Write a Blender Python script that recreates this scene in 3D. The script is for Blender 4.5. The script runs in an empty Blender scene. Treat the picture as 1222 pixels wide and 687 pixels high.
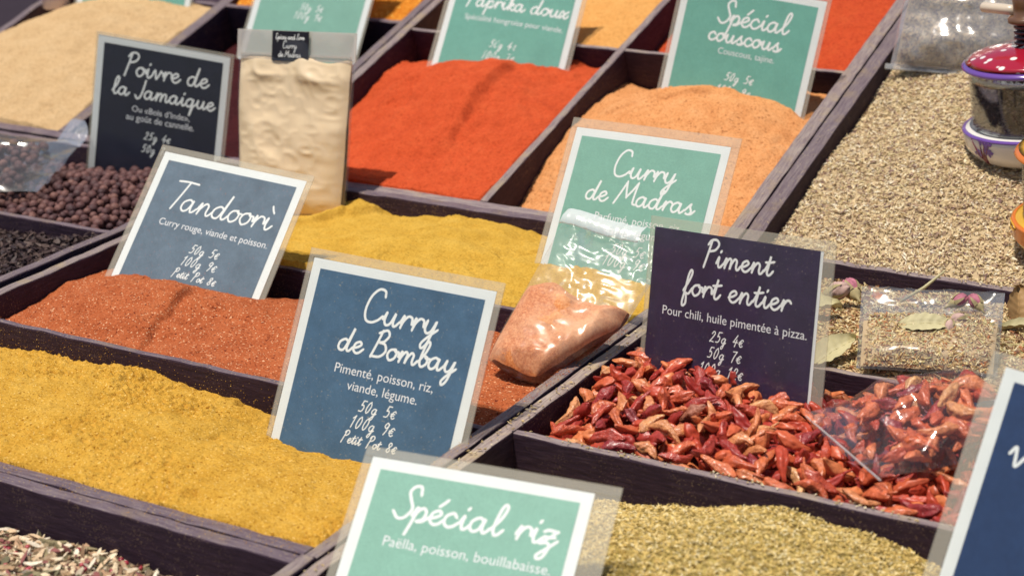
import bpy, math, random
import numpy as np
from mathutils import Matrix, Vector

R = math.radians
S = bpy.context.scene
COL = S.collection
rng = np.random.default_rng(7)
random.seed(7)

# ------------------------------------------------------------------ camera
TILT = R(16.7025)          # the rear trays sit on a sloping board
YB = 1.3318                # where the slope starts
YAW, PIT, ROL = R(-31.41185), R(20.3585), R(1.99055)
FPX = 2200.0
CAMZ = 0.5


def cam_axes():
    f = np.array([math.sin(YAW) * math.cos(PIT), math.cos(YAW) * math.cos(PIT), -math.sin(PIT)])
    r = np.cross(f, [0, 0, 1]); r /= np.linalg.norm(r)
    d = np.cross(f, r)
    c, s = math.cos(ROL), math.sin(ROL)
    return c * r + s * d, -s * r + c * d, f


cr, cdn, cf = cam_axes()
cam = bpy.data.cameras.new('camera')
cam.sensor_width = 36
cam.lens = FPX / 1222 * 36
cam.clip_start = 0.02
cam.clip_end = 100
cam.dof.use_dof = True
cam.dof.focus_distance = 1.33
cam.dof.aperture_fstop = 9.5
co = bpy.data.objects.new('camera', cam)
COL.objects.link(co)
co.matrix_world = Matrix(((cr[0], -cdn[0], -cf[0], 0), (cr[1], -cdn[1], -cf[1], 0), (cr[2], -cdn[2], -cf[2], CAMZ), (0, 0, 0, 1)))
S.camera = co


def proj(X):               # only used to leave out repeats that lie wholly outside the frame
    X = np.asarray(X, float) - np.array([0, 0, CAMZ])
    z = X @ cf
    return 611 + FPX * (X @ cr) / z, 343.5 + FPX * (X @ cdn) / z, z


# ------------------------------------------------------------------ light
sun_dir = np.array([-0.13, -0.20, 0.97]); sun_dir /= np.linalg.norm(sun_dir)   # towards the sun
W = bpy.data.worlds.new('World'); S.world = W; W.use_nodes = True
nt = W.node_tree
sky = nt.nodes.new('ShaderNodeTexSky'); sky.sky_type = 'NISHITA'; sky.sun_disc = False
sky.sun_elevation = math.asin(sun_dir[2]); sky.sun_rotation = math.atan2(sun_dir[0], sun_dir[1])
bg = nt.nodes['Background']; bg.inputs['Strength'].default_value = 0.08
nt.links.new(sky.outputs[0], bg.inputs[0])
sl = bpy.data.lights.new('sun', 'SUN'); sl.energy = 4.1; sl.angle = R(0.53); sl.color = (1.0, 0.925, 0.82)
so = bpy.data.objects.new('sun', sl); COL.objects.link(so)
so.rotation_euler = Vector(sun_dir).to_track_quat('Z', 'Y').to_euler()
S.view_settings.view_transform = 'Standard'; S.view_settings.look = 'None'
S.view_settings.exposure = 0.12; S.view_settings.gamma = 1.0
S.render.engine = 'CYCLES'
S.cycles.transparent_max_bounces = 32
S.cycles.max_bounces = 8
S.cycles.sample_clamp_indirect = 6
S.cycles.use_denoising = True

FRONT = Matrix.Identity(4)
BACK = Matrix.Translation((0, YB, 0)) @ Matrix.Rotation(TILT, 4, 'X')


# ------------------------------------------------------------------ helpers: noise
_tab = np.random.default_rng(3).random((256, 256))


def vnoise(x, y, seed=0):
    x = x + seed * 17.31; y = y + seed * 9.17
    xi = np.floor(x).astype(int); yi = np.floor(y).astype(int)
    fx = x - xi; fy = y - yi
    fx = fx * fx * (3 - 2 * fx); fy = fy * fy * (3 - 2 * fy)
    a = _tab[xi & 255, yi & 255]; b = _tab[(xi + 1) & 255, yi & 255]
    c = _tab[xi & 255, (yi + 1) & 255]; d = _tab[(xi + 1) & 255, (yi + 1) & 255]
    return (a * (1 - fx) + b * fx) * (1 - fy) + (c * (1 - fx) + d * fx) * fy - 0.5


def fbm(x, y, wl, octs, seed=0, gain=0.5):
    o = 0; amp = 1.0
    for k in range(octs):
        ca, sa = math.cos(k * 1.3 + .4), math.sin(k * 1.3 + .4)
        o = o + amp * vnoise((x * ca - y * sa) / wl, (x * sa + y * ca) / wl, seed + k * 3)
        amp *= gain; wl *= .5
    return o


def tps(ctrl):
    P = np.array(ctrl, float); n = len(P)

    def U(r2): return np.where(r2 > 1e-12, r2 * np.log(r2 + 1e-12), 0)
    K = U(((P[:, None, :2] - P[None, :, :2]) ** 2).sum(-1)) + np.eye(n) * 1e-5
    Q = np.c_[np.ones(n), P[:, :2]]
    A = np.block([[K, Q], [Q.T, np.zeros((3, 3))]])
    w = np.linalg.solve(A, np.r_[P[:, 2], 0, 0, 0])

    def f(x, y):
        x = np.asarray(x, float); y = np.asarray(y, float)
        o = w[n] + w[n + 1] * x + w[n + 2] * y
        for i in range(n):
            o = o + w[i] * U((x - P[i, 0]) ** 2 + (y - P[i, 1]) ** 2)
        return o
    return f


# ------------------------------------------------------------------ helpers: objects
def link(o, parent=None):
    COL.objects.link(o)
    if parent is not None:
        o.parent = parent
    return o


def mesh(name, V, F, mats, parent=None, smooth=True, midx=None, M=None):
    me = bpy.data.meshes.new(name)
    if isinstance(F, np.ndarray):
        V = np.asarray(V, np.float32); n = F.shape[1]
        me.vertices.add(len(V)); me.vertices.foreach_set('co', V.ravel())
        me.loops.add(F.size); me.loops.foreach_set('vertex_index', F.ravel().astype(np.int32))
        me.polygons.add(len(F)); me.polygons.foreach_set('loop_start', np.arange(0, F.size, n, dtype=np.int32))
        me.update(calc_edges=True)
    else:
        me.from_pydata([tuple(v) for v in V], [], [tuple(f) for f in F])
    for m in (mats if isinstance(mats, (list, tuple)) else [mats]):
        me.materials.append(m)
    np_ = len(me.polygons)
    me.polygons.foreach_set('use_smooth', np.full(np_, smooth, bool))
    if midx is not None:
        me.polygons.foreach_set('material_index', np.asarray(midx, np.int32))
    me.validate(); me.update()
    o = bpy.data.objects.new(name, me)
    link(o, parent)
    if M is not None:
        o.matrix_world = M
    return o


def empty(name, M, parent=None):
    o = bpy.data.objects.new(name, None); o.empty_display_size = .02
    link(o, parent); o.matrix_world = M
    return o


def tag(o, label=None, cat=None, group=None, kind=None):
    if label: o['label'] = label
    if cat: o['category'] = cat
    if group: o['group'] = group
    if kind: o['kind'] = kind
    return o


class MB:
    """collects pieces of one mesh"""
    def __init__(s): s.V = []; s.F = []; s.m = []; s.n = 0

    def add(s, V, F, m=0):
        V = np.asarray(V, float)
        s.V.append(V); s.F += [tuple(int(i) + s.n for i in f) for f in F]; s.m += [m] * len(F); s.n += len(V)
        return s

    def build(s, name, mats, parent=None, smooth=True, M=None):
        return mesh(name, np.concatenate(s.V), s.F, mats, parent, smooth, s.m, M)


def bevel_box(x0, x1, y0, y1, z0, z1, b=.0012, seg=24, axis=0, wob=.0006, seed=0):
    """a plank: rounded section swept along its long axis, slightly uneven; faces on top get material 1"""
    if axis == 0: L0, L1, a0, a1 = x0, x1, y0, y1
    else: L0, L1, a0, a1 = y0, y1, x0, x1
    prof = []
    for (cx_, cz_, s) in ((a1 - b, z1 - b, 0), (a0 + b, z1 - b, 90), (a0 + b, z0 + b, 180), (a1 - b, z0 + b, 270)):
        for k in range(3):
            an = R(s + k * 45); prof.append((cx_ + b * math.cos(an), cz_ + b * math.sin(an)))
    n = len(prof); V = []; F = []; m = []
    r_ = np.random.default_rng(seed + 11)
    for i in range(seg + 1):
        t = L0 + (L1 - L0) * i / seg
        wa, wz = (r_.random(2) - .5) * wob * 2
        for (a, z) in prof:
            dz = wz if z > (z0 + z1) / 2 else 0
            jit = (r_.random() - .5) * wob * .6
            V.append((t, a + jit, z + dz + jit) if axis == 0 else (a + jit, t, z + dz + jit))
    for i in range(seg):
        for k in range(n):
            k2 = (k + 1) % n
            q = (i * n + k, i * n + k2, (i + 1) * n + k2, (i + 1) * n + k)
            F.append(q if axis == 1 else q[::-1])
            m.append(1 if k in (1, 2, 3) else 0)
    F.append(tuple(range(n)) if axis == 0 else tuple(range(n))[::-1]); m.append(0)
    F.append(tuple(range(seg * n, seg * n + n))[::-1] if axis == 0 else tuple(range(seg * n, seg * n + n))); m.append(0)
    return V, F, m


def lathe(prof, seg=48, cap=True):
    V = []; F = []
    for (r, z) in prof:
        for k in range(seg):
            a = 2 * math.pi * k / seg; V.append((r * math.cos(a), r * math.sin(a), z))
    for i in range(len(prof) - 1):
        for k in range(seg):
            k2 = (k + 1) % seg
            F.append((i * seg + k, i * seg + k2, (i + 1) * seg + k2, (i + 1) * seg + k))
    if cap:
        F.append(tuple(range(seg))[::-1]); F.append(tuple((len(prof) - 1) * seg + k for k in range(seg)))
    return V, F


def tube(pts, rad, n=8, flat=1.0, normal=None):
    """round tube along pts; with flat<1 it is squashed along `normal` (lettering)"""
    P = np.asarray(pts, float); m = len(P)
    rad = np.full(m, rad) if np.isscalar(rad) else np.asarray(rad)
    T = np.gradient(P, axis=0); T /= np.linalg.norm(T, axis=1)[:, None] + 1e-12
    V = []; F = []
    up = np.array(normal if normal is not None else (0, 0, 1.0), float)
    for i in range(m):
        u = up
        if normal is None and abs(T[i] @ u) > .95: u = np.array([1.0, 0, 0])
        a = np.cross(T[i], u); a /= np.linalg.norm(a) + 1e-12
        b = np.cross(a, T[i])
        for k in range(n):
            an = 2 * math.pi * k / n
            V.append(P[i] + rad[i] * (math.cos(an) * a + math.sin(an) * b * flat))
    for i in range(m - 1):
        for k in range(n):
            k2 = (k + 1) % n
            F.append((i * n + k, i * n + k2, (i + 1) * n + k2, (i + 1) * n + k))
    F.append(tuple(range(n))[::-1]); F.append(tuple((m - 1) * n + k for k in range(n)))
    return V, F


def catmull(pts, sub=6):
    P = np.asarray(pts, float)
    if len(P) < 3: return np.linspace(P[0], P[-1], 4)
    Q = np.vstack([2 * P[0] - P[1], P, 2 * P[-1] - P[-2]]); out = []
    for i in range(1, len(Q) - 2):
        for t in np.linspace(0, 1, sub, endpoint=False):
            a, b, c, d = Q[i - 1], Q[i], Q[i + 1], Q[i + 2]
            out.append(.5 * (2 * b + (c - a) * t + (2 * a - 5 * b + 4 * c - d) * t * t + (3 * b - a - 3 * c + d) * t ** 3))
    out.append(P[-1])
    return np.array(out)


# ------------------------------------------------------------------ materials
class NM:
    def __init__(s, name):
        s.m = bpy.data.materials.new(name); s.m.use_nodes = True
        s.t = s.m.node_tree; s.p = s.t.nodes['Principled BSDF']; s.out = s.t.nodes['Material Output']
        s._tc = None

    def n(s, typ, **kw):
        x = s.t.nodes.new('ShaderNode' + typ)
        for k, v in kw.items():
            if hasattr(x, k) and k not in x.inputs: setattr(x, k, v)
            else: x.inputs[k].default_value = v
        return x

    def l(s, a, b): s.t.links.new(a, b)

    def obj(s):
        if s._tc is None: s._tc = s.n('TexCoord')
        return s._tc.outputs['Object']

    def noise(s, scale, detail=3, rough=.55, vec=None, dist=0):
        x = s.n('TexNoise'); x.inputs['Scale'].default_value = scale; x.inputs['Detail'].default_value = detail
        x.inputs['Roughness'].default_value = rough; x.inputs['Distortion'].default_value = dist
        s.l(vec or s.obj(), x.inputs['Vector']); return x.outputs['Fac']

    def ramp(s, fac, stops, interp='LINEAR'):
        x = s.n('ValToRGB'); r = x.color_ramp; r.interpolation = interp
        while len(r.elements) < len(stops): r.elements.new(.5)
        for e, (p, c) in zip(r.elements, stops):
            e.position = p; e.color = (*c, 1) if len(c) == 3 else c
        s.l(fac, x.inputs[0]); return x.outputs[0]

    def mix(s, fac, a, b, mode='MIX'):
        x = s.n('Mix', data_type='RGBA', blend_type=mode)
        for sock, v in ((x.inputs[0], fac), (x.inputs[6], a), (x.inputs[7], b)):
            if isinstance(v, (int, float)): sock.default_value = v
            elif isinstance(v, tuple): sock.default_value = (*v, 1)
            else: s.l(v, sock)
        return x.outputs[2]

    def bump(s, h, strength=.5, dist=.001):
        x = s.n('Bump'); x.inputs['Strength'].default_value = strength; x.inputs['Distance'].default_value = dist
        s.l(h, x.inputs['Height']); s.l(x.outputs[0], s.p.inputs['Normal']); return x

    def set(s, **kw):
        for k, v in kw.items():
            sock = s.p.inputs[k.replace('_', ' ')]
            if isinstance(v, tuple): sock.default_value = (*v, 1) if len(v) == 3 else v
            elif isinstance(v, (int, float)): sock.default_value = v
            else: s.l(v, sock)
        return s


def mat_powder(name, lo, mid, hi, fleck=None, grain=700, rough_amt=.6, fleck2=None, fs=900):
    a = NM(name)
    big = a.noise(45, 4, .6)
    fine = a.noise(grain, 2, .7)
    c = a.ramp(big, [(.32, lo), (.5, mid), (.7, hi)])
    c2 = a.ramp(fine, [(.3, tuple(x * .62 for x in lo)), (.5, mid), (.75, hi)])
    c = a.mix(.55, c, c2)
    for fl, sc, th in ((fleck, fs, .73), (fleck2, fs * .8, .72)):
        if fl:
            f = a.noise(sc, 0, .5, dist=.3 if fl is fleck else .8)
            k = a.ramp(f, [(th - .02, (0, 0, 0)), (th + .03, (1, 1, 1))])
            c = a.mix(k, c, fl)
    a.set(Base_Color=c, Roughness=.95, Specular_IOR_Level=.12)
    a.bump(a.noise(grain * 1.1, 3, .7), rough_amt, .0012)
    return a.m


def mat_island(name, cols, rough=.75, spec=.2, bump=None):
    """one colour out of `cols` per loose piece"""
    a = NM(name); g = a.n('NewGeometry')
    n = len(cols); st = [(i / n, c) for i, c in enumerate(cols)]
    c = a.ramp(g.outputs['Random Per Island'], st, 'CONSTANT')
    v = a.noise(420, 2); c = a.mix(.35, c, a.ramp(v, [(.35, (.25, .2, .2)), (.65, (1, 1, 1))]), 'MULTIPLY')
    a.set(Base_Color=c, Roughness=rough, Specular_IOR_Level=spec)
    return a.m


def mat_plain(name, col, rough=.5, spec=.5, coat=0, var=.12, scale=60):
    a = NM(name)
    v = a.noise(scale, 4, .6)
    c = a.mix(1.0, col, a.ramp(v, [(.3, (1 - var,) * 3), (.7, (1, 1, 1))]), 'MULTIPLY')
    a.set(Base_Color=c, Roughness=rough, Specular_IOR_Level=spec, Coat_Weight=coat, Coat_Roughness=.12)
    return a.m


def mat_wood():
    a = NM('dark stained wood')
    mp = a.n('Mapping'); mp.inputs['Scale'].default_value = (12, 12, 90); a.l(a.obj(), mp.inputs[0])
    g = a.noise(6, 6, .65, mp.outputs[0])
    c = a.ramp(g, [(.3, (.022, .011, .021)), (.55, (.038, .020, .036)), (.75, (.066, .040, .056))])
    sp = a.noise(800, 1, .5); k = a.ramp(sp, [(.62, (0, 0, 0)), (.68, (1, 1, 1))])
    reg = a.ramp(a.noise(28, 3), [(.42, (0, 0, 0)), (.64, (.85, .85, .85))])
    c = a.mix(a.mix(1.0, k, reg, 'MULTIPLY'), c, (.21, .14, .085))
    a.set(Base_Color=c, Roughness=.72, Specular_IOR_Level=.25)
    a.bump(g, .5, .001)
    return a.m


def mat_wood_top(axis, tint=(1, 1, 1)):
    a = NM('worn wooden edge')
    mp = a.n('Mapping'); mp.inputs['Scale'].default_value = (7, 110, 60) if axis == 0 else (110, 7, 60)
    a.l(a.obj(), mp.inputs[0])
    g = a.noise(7, 8, .72, mp.outputs[0])
    t = lambda c: tuple(x * y for x, y in zip(c, tint))
    c = a.ramp(g, [(.28, t((.055, .035, .052))), (.46, t((.17, .135, .15))), (.62, t((.27, .235, .225))), (.8, t((.38, .34, .30)))])
    d = a.ramp(a.noise(35, 4, .7), [(.52, (0, 0, 0)), (.72, (.75, .75, .75))])
    c = a.mix(d, c, t((.30, .24, .15)))
    sp = a.ramp(a.noise(650, 1), [(.66, (0, 0, 0)), (.73, (.8, .8, .8))])
    c = a.mix(sp, c, (.42, .33, .2))
    a.set(Base_Color=c, Roughness=.6, Specular_IOR_Level=.35)
    a.bump(g, .7, .0012)
    return a.m


def mat_film(name, tint=(.96, .97, .97), milky=.05, rough=.13, refl=.10, bscale=55, bstr=.35, bdist=.004, milk=(.85, .85, .83)):
    a = NM(name); t = a.t
    tr = a.n('BsdfTransparent'); tr.inputs[0].default_value = (*tint, 1)
    gl = a.n('BsdfGlossy'); gl.inputs[0].default_value = (1, 1, 1, 1); gl.inputs['Roughness'].default_value = rough
    df = a.n('BsdfDiffuse'); df.inputs[0].default_value = (*milk, 1)
    b = a.n('Bump'); b.inputs['Strength'].default_value = bstr; b.inputs['Distance'].default_value = bdist
    a.l(a.noise(bscale, 3, .5, dist=.6), b.inputs['Height']); a.l(b.outputs[0], gl.inputs['Normal'])
    lw = a.n('LayerWeight'); lw.inputs[0].default_value = .35; a.l(b.outputs[0], lw.inputs['Normal'])
    mr = a.n('MapRange'); mr.inputs[1].default_value = 0; mr.inputs[2].default_value = 1
    mr.inputs[3].default_value = refl * .6; mr.inputs[4].default_value = min(1, refl * 5); a.l(lw.outputs['Fresnel'], mr.inputs[0])
    m1 = a.n('MixShader'); m1.inputs[0].default_value = milky; a.l(tr.outputs[0], m1.inputs[1]); a.l(df.outputs[0], m1.inputs[2])
    m2 = a.n('MixShader'); a.l(mr.outputs[0], m2.inputs[0]); a.l(m1.outputs[0], m2.inputs[1]); a.l(gl.outputs[0], m2.inputs[2])
    a.l(m2.outputs[0], a.out.inputs['Surface'])
    return a.m


def mat_random(name, stops, rough=.4, spec=.5, coat=.2, nscale=180, bstr=.4):
    """colour that differs from object to object"""
    a = NM(name); oi = a.n('ObjectInfo')
    c = a.ramp(oi.outputs['Random'], stops)
    v = a.noise(nscale, 3, .6)
    c = a.mix(.6, c, a.ramp(v, [(.34, (.35, .22, .25)), (.62, (1, 1, 1))]), 'MULTIPLY')
    a.set(Base_Color=c, Roughness=rough, Specular_IOR_Level=spec, Coat_Weight=coat, Coat_Roughness=.25)
    a.bump(a.noise(nscale * 2.2, 3, .6), bstr, .001)
    return a.m


WOOD = mat_wood()
TOPX = mat_wood_top(0, (1.35, 1.28, 1.2)); TOPY = mat_wood_top(1, (1.25, 1.18, 1.08))
TOPXP = mat_wood_top(0, (.78, .69, .77)); TOPYP = mat_wood_top(1, (.82, .75, .78))
TOPYB = mat_wood_top(1, (1.7, 1.62, 1.36))

# ------------------------------------------------------------------ the surface the trays stand on
DEP = .062
tb = mat_plain('dark boards', (.03, .02, .03), .8, .2)
V = []; F = []
for (x, y, z) in ((-4.5, -1.2, -.12), (3, -1.2, -.12), (3, 1.36, -.12), (-4.5, 1.36, -.12)): V.append((x, y, z))
F.append((0, 1, 2, 3))
e = BACK @ Vector((0, 2.2, -.10))
V += [(-4.5, e.y, e.z), (3, e.y, e.z)]; F.append((3, 2, 5, 4))
tag(mesh('display_surface', V, F, tb, smooth=False), kind='structure')


# ------------------------------------------------------------------ trays
def tray(frame, x0, x1, y0, y1, label, wall=(.010, .010, .010, .010), ydiv=(), xdiv=(), tops=None, dep=DEP, z=0.0, seed=0):
    """wall = left, right, front, back thickness; ydiv = [(y0,y1,xa,xb)], xdiv = [(x0,x1,ya,yb)]"""
    cx, cy = (x0 + x1) / 2, (y0 + y1) / 2
    root = empty('display_tray', frame @ Matrix.Translation((cx, cy, -dep + z)))
    tag(root, label, 'tray', 'wooden spice trays')
    tx, ty = (tops or (TOPX, TOPY))
    l, r, f, b = wall
    H = dep

    def plank(name, a0, a1, b0, b1, axis, z1=H, top=None, sd=0):
        V, F, m = bevel_box(a0 - cx, a1 - cx, b0 - cy, b1 - cy, 0, z1, min(.0014, (b1 - b0 if axis == 0 else a1 - a0) * .3), max(8, int((a1 - a0 if axis == 0 else b1 - b0) / .012)), axis, .0005, seed * 13 + sd)
        mesh(name, V, F, [WOOD, top or (tx if axis == 0 else ty)], root, False, m)
    plank('side_wall', x0, x0 + l, y0, y1, 1, sd=1)
    plank('side_wall', x1 - r, x1, y0, y1, 1, sd=2)
    plank('front_wall', x0 + l + .0003, x1 - r - .0003, y0, y0 + f, 0, H - .0006, sd=3)
    plank('back_wall', x0 + l + .0003, x1 - r - .0003, y1 - b, y1, 0, H - .0006, sd=4)
    for i, (a, c, xa, xb) in enumerate(ydiv):
        plank('divider', xa + .0003, xb - .0003, a, c, 0, H - .0015, sd=5 + i)
    for i, (a, c, ya, yb) in enumerate(xdiv):
        plank('divider', a, c, ya + .0003, yb - .0003, 1, H - .0010, sd=9 + i)
    V, F, m = bevel_box(x0 - cx + .001, x1 - cx - .001, y0 - cy + .001, y1 - cy - .001, -.006, -.0005, .001, 4, 0, 0, 1)
    mesh('bottom', V, F, WOOD, root, False)
    return root


# front row
tray(FRONT, -1.0725, -.579, .7275, 1.318, 'long dark tray holding the mustard curry, brick red powder and Madras curry cells',
     (.0105, .0095, .0105, .012), ydiv=[(.919, .925, -1.062, -.5885), (1.113, 1.119, -1.062, -.5885)], tops=(TOPXP, TOPY), seed=1)
tray(FRONT, -1.0725, -.5805, .30, .7268, 'dark tray at the bottom left corner holding the herb and pink pepper mix', (.0105, .0095, .010, .0105), tops=(TOPXP, TOPY), seed=2)
tray(FRONT, -.5765, -.075, .42, 1.320, 'dark tray of red chillies with green herbs in front and potpourri behind',
     (.0100, .010, .010, .009), ydiv=[(.922, .929, -.5665, -.085), (1.109, 1.115, -.5665, -.085)], tops=(TOPX, TOPYB), seed=3)
tray(FRONT, -1.62, -1.0835, .62, 1.326, 'dark tray at the left edge with allspice berries and cloves',
     (.010, .0105, .010, .010), ydiv=[(1.118, 1.125, -1.61, -1.094)], tops=(TOPXP, TOPYP), seed=4)
# rear row, on the slope
tray(BACK, -1.612, -1.1025, .0, .62, 'rear dark tray with the sand coloured powder beside a nearly empty cell',
     (.011, .0105, .011, .011), ydiv=[(.289, .296, -1.601, -1.3665), (.289, .296, -1.3505, -1.113)], xdiv=[(-1.3665, -1.3505, .011, .609)], tops=(TOPXP, TOPYP), seed=5)
tray(BACK, -1.1015, -.592, -.012, .60, 'rear dark tray divided by a cross of thin boards with paprika and couscous spice',
     (.0105, .014, .012, .011), ydiv=[(.279, .284, -1.091, -.845), (.279, .284, -.8365, -.606)], xdiv=[(-.845, -.8365, 0, .589)], seed=6)
tray(BACK, -.5905, -.10, -.017, .56, 'rear dark tray full of pale dried herbs under the pepper mills',
     (.0150, .012, .010, .011), tops=(TOPXP, TOPYP), seed=7)


# ------------------------------------------------------------------ powder heaps
def heapfun(ctrl, big=.002, mid=.0010, fine=.0004, seed=0, steps=(), crack=.0016):
    f = tps(ctrl)

    def g(x, y):
        z = f(x, y) + big * 2 * fbm(x, y, .05, 2, seed) + mid * 2 * fbm(x, y, .014, 2, seed + 20)
        # clumpy patches
        patch = np.clip(.25 + 2.4 * fbm(x, y, .06, 2, seed + 5), .25, 1.6)
        z = z + fine * patch * 2.4 * fbm(x, y, .0045, 3, seed + 40, .75)
        ck = fbm(x, y, .040, 4, seed + 90, .6); msk = np.clip(fbm(x, y, .05, 2, seed + 95) * 5 - .25, 0, 1)
        z = z - crack * np.exp(-(ck / .022) ** 2) * msk + crack * .5 * np.clip(ck * 4, -.4, .4) * msk
        # crumbs: small dents and lumps
        c = fbm(x, y, .008, 2, seed + 60)
        z = z - fine * 3.0 * np.clip(np.abs(c) * -8 + .6, 0, 1) * patch * .5
        for (p0, p1, A, w, fall) in steps:
            p0 = np.array(p0); p1 = np.array(p1); d = p1 - p0; L = np.linalg.norm(d); d = d / L
            s = ((x - p0[0]) * d[0] + (y - p0[1]) * d[1]) / L
            n = -(x - p0[0]) * d[1] + (y - p0[1]) * d[0]
            n = n + .006 * fbm(x, y, .02, 2, seed + 80)
            win = np.clip((s + .12) / .2, 0, 1) * np.clip((1.12 - s) / .2, 0, 1)
            k = np.clip(n / w * .5 + .5, 0, 1); k = k * k * (3 - 2 * k)
            z = z + A * win * k * np.exp(-np.clip(n, 0, 9) / fall)
        return z
    return g


def heap(name, frame, x0, x1, y0, y1, g, mat, res, label, cat='spice powder', group=None, seed=0, floor=-.055):
    nx = int((x1 - x0) / res) + 2; ny = int((y1 - y0) / res) + 2
    X, Y = np.meshgrid(np.linspace(x0, x1, nx), np.linspace(y0, y1, ny), indexing='ij')
    r_ = np.random.default_rng(seed)
    Z = np.maximum(g(X, Y), floor + .002) + (r_.random(X.shape) - .5) * res * .42
    cx, cy = (x0 + x1) / 2, (y0 + y1) / 2
    V = np.stack([X - cx, Y - cy, Z - floor], -1).reshape(-1, 3)
    I = np.arange(nx * ny).reshape(nx, ny)
    F = np.stack([I[:-1, :-1], I[1:, :-1], I[1:, 1:], I[:-1, 1:]], -1).reshape(-1, 4)
    # closed sides and bottom
    ring = np.concatenate([I[:, 0], I[-1, 1:], I[-2::-1, -1], I[0, -2:0:-1]])
    base = len(V) + np.arange(len(ring)); B = V[ring].copy(); B[:, 2] = 0
    V = np.vstack([V, B])
    r2 = np.roll(ring, -1); b2 = np.roll(base, -1)
    F = np.vstack([F, np.stack([ring, base, b2, r2], -1)])
    o = mesh(name, V, F, mat, None, True, None, frame @ Matrix.Translation((cx, cy, floor)))
    tag(o, label, cat, group)
    return o


M_YEL = mat_powder('mustard yellow curry', (.46, .23, .024), (.59, .325, .044), (.68, .41, .078), (.78, .52, .16), 620, .8, (.30, .13, .01), 750)
M_MAD = mat_powder('golden madras curry', (.46, .25, .028), (.57, .335, .048), (.64, .41, .08), None, 520, .7)
M_TAN = mat_powder('brick red tandoori', (.31, .066, .020), (.44, .112, .038), (.54, .17, .065), (.78, .46, .26), 560, 1.0, (.13, .02, .01), 640)
M_PAP = mat_powder('vermilion paprika', (.42, .054, .016), (.53, .076, .023), (.60, .105, .034), None, 420, .6)
M_COU = mat_powder('orange brown couscous spice', (.55, .20, .062), (.67, .295, .11), (.75, .375, .165), None, 480, .8, (.33, .12, .04), 500)
M_SAN = mat_powder('sand coloured powder', (.47, .30, .145), (.55, .37, .19), (.61, .43, .24), None, 380, .6)
M_OCH = mat_powder('ochre powder', (.53, .24, .06), (.63, .31, .09), (.69, .37, .12), None, 380, .5)
M_RED = mat_powder('deep orange red powder', (.38, .042, .014), (.48, .062, .019), (.54, .09, .026), None, 380, .7)
M_ORA = mat_powder('orange granules', (.45, .12, .01), (.60, .20, .02), (.72, .33, .05), (.85, .5, .1), 300, 1.0, None, 330)
M_MAR = mat_powder('dark maroon powder', (.026, .006, .008), (.045, .009, .011), (.07, .013, .014), None, 380, .6)

g_yel = heapfun([(-1.06, .74, .000), (-.9, .74, .001), (-.75, .74, .001), (-.6, .74, -.001), (-1.062, .918, -.024), (-1.0, .918, -.020), (-.947, .918, -.018), (-.886, .918, -.015),
                 (-.819, .918, -.020), (-.772, .918, -.022), (-.74, .918, -.034), (-.60, .918, -.028), (-.95, .83, .000), (-.80, .83, .001), (-.64, .84, -.008), (-1.05, .83, -.004)],
                .0030, .0016, .00115, 1, steps=[((-.78, .905), (-.758, .917), -.008, .004, .02)])
heap('mustard_curry_powder', FRONT, -1.0625, -.5880, .7375, .9195, g_yel, M_YEL, .00085, 'mustard yellow curry powder heaped in the big cell at the front left')
g_tan = heapfun([(-1.062, .93, -.022), (-1.062, .971, -.022), (-1.062, 1.03, -.015), (-1.055, 1.08, -.018), (-1.02, .927, -.006), (-.95, .927, -.004), (-.85, .927, -.004), (-.7, .927, -.004), (-.595, .927, -.008),
                 (-1.0, 1.0, .002), (-.93, 1.03, .003), (-.88, 1.0, -.001), (-.80, 1.03, -.006), (-.912, 1.11, -.030), (-.876, 1.11, -.024), (-1.0, 1.11, -.026), (-.75, 1.11, -.022), (-.6, 1.1, -.018), (-.65, 1.0, -.010)],
                .0018, .0012, .00065, 2, steps=[((-.934, 1.04), (-.890, .930), -.0062, .0035, .035), ((-.915, 1.018), (-.85, 1.008), .004, .003, .018)])
heap('brick_red_spice_powder', FRONT, -1.0625, -.5880, .9245, 1.1135, g_tan, M_TAN, .00085, 'grainy brick red tandoori powder in the middle cell')
g_mad = heapfun([(-1.06, 1.12, -.002), (-.9, 1.12, .001), (-.7, 1.12, .002), (-.6, 1.12, .000), (-1.06, 1.312, -.026), (-.995, 1.312, -.025), (-.955, 1.312, -.011), (-.933, 1.312, -.018), (-.866, 1.312, -.011), (-.783, 1.312, -.012),
                 (-.768, 1.312, -.016), (-.6, 1.312, -.02), (-.95, 1.22, -.010), (-.80, 1.22, .003), (-.66, 1.22, -.002)], .0024, .0016, .0007, 3, steps=[((-.99, 1.235), (-.925, 1.300), .010, .006, .016), ((-.97, 1.17), (-.86, 1.20), .004, .004, .02)])
heap('golden_curry_powder', FRONT, -1.0625, -.5880, 1.1185, 1.3065, g_mad, M_MAD, .001, 'golden curry powder in the cell behind the Bombay card')
g_pap = heapfun([(-1.09, .0, -.004), (-.97, 0, .000), (-.85, 0, .000), (-1.089, .10, -.018), (-1.089, .18, -.022), (-1.089, .245, -.024), (-1.085, .278, -.040), (-.95, .278, -.020), (-.90, .278, -.017), (-.85, .278, -.022), (-.849, .14, -.004), (-.849, .22, -.014),
                 (-1.02, .205, .000), (-.96, .20, .004), (-.99, .12, -.001), (-.89, .19, -.004), (-.88, .13, .000), (-.95, .06, -.002)], .0024, .0018, .0009, 4, steps=[((-.925, .075), (-.940, .235), .0085, .006, .07), ((-1.00, .20), (-1.01, .10), .004, .006, .05)])
heap('paprika_powder', BACK, -1.0915, -.8446, -.0005, .2795, g_pap, M_PAP, .0012, 'bright vermilion paprika heap in front of the paprika card')
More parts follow.
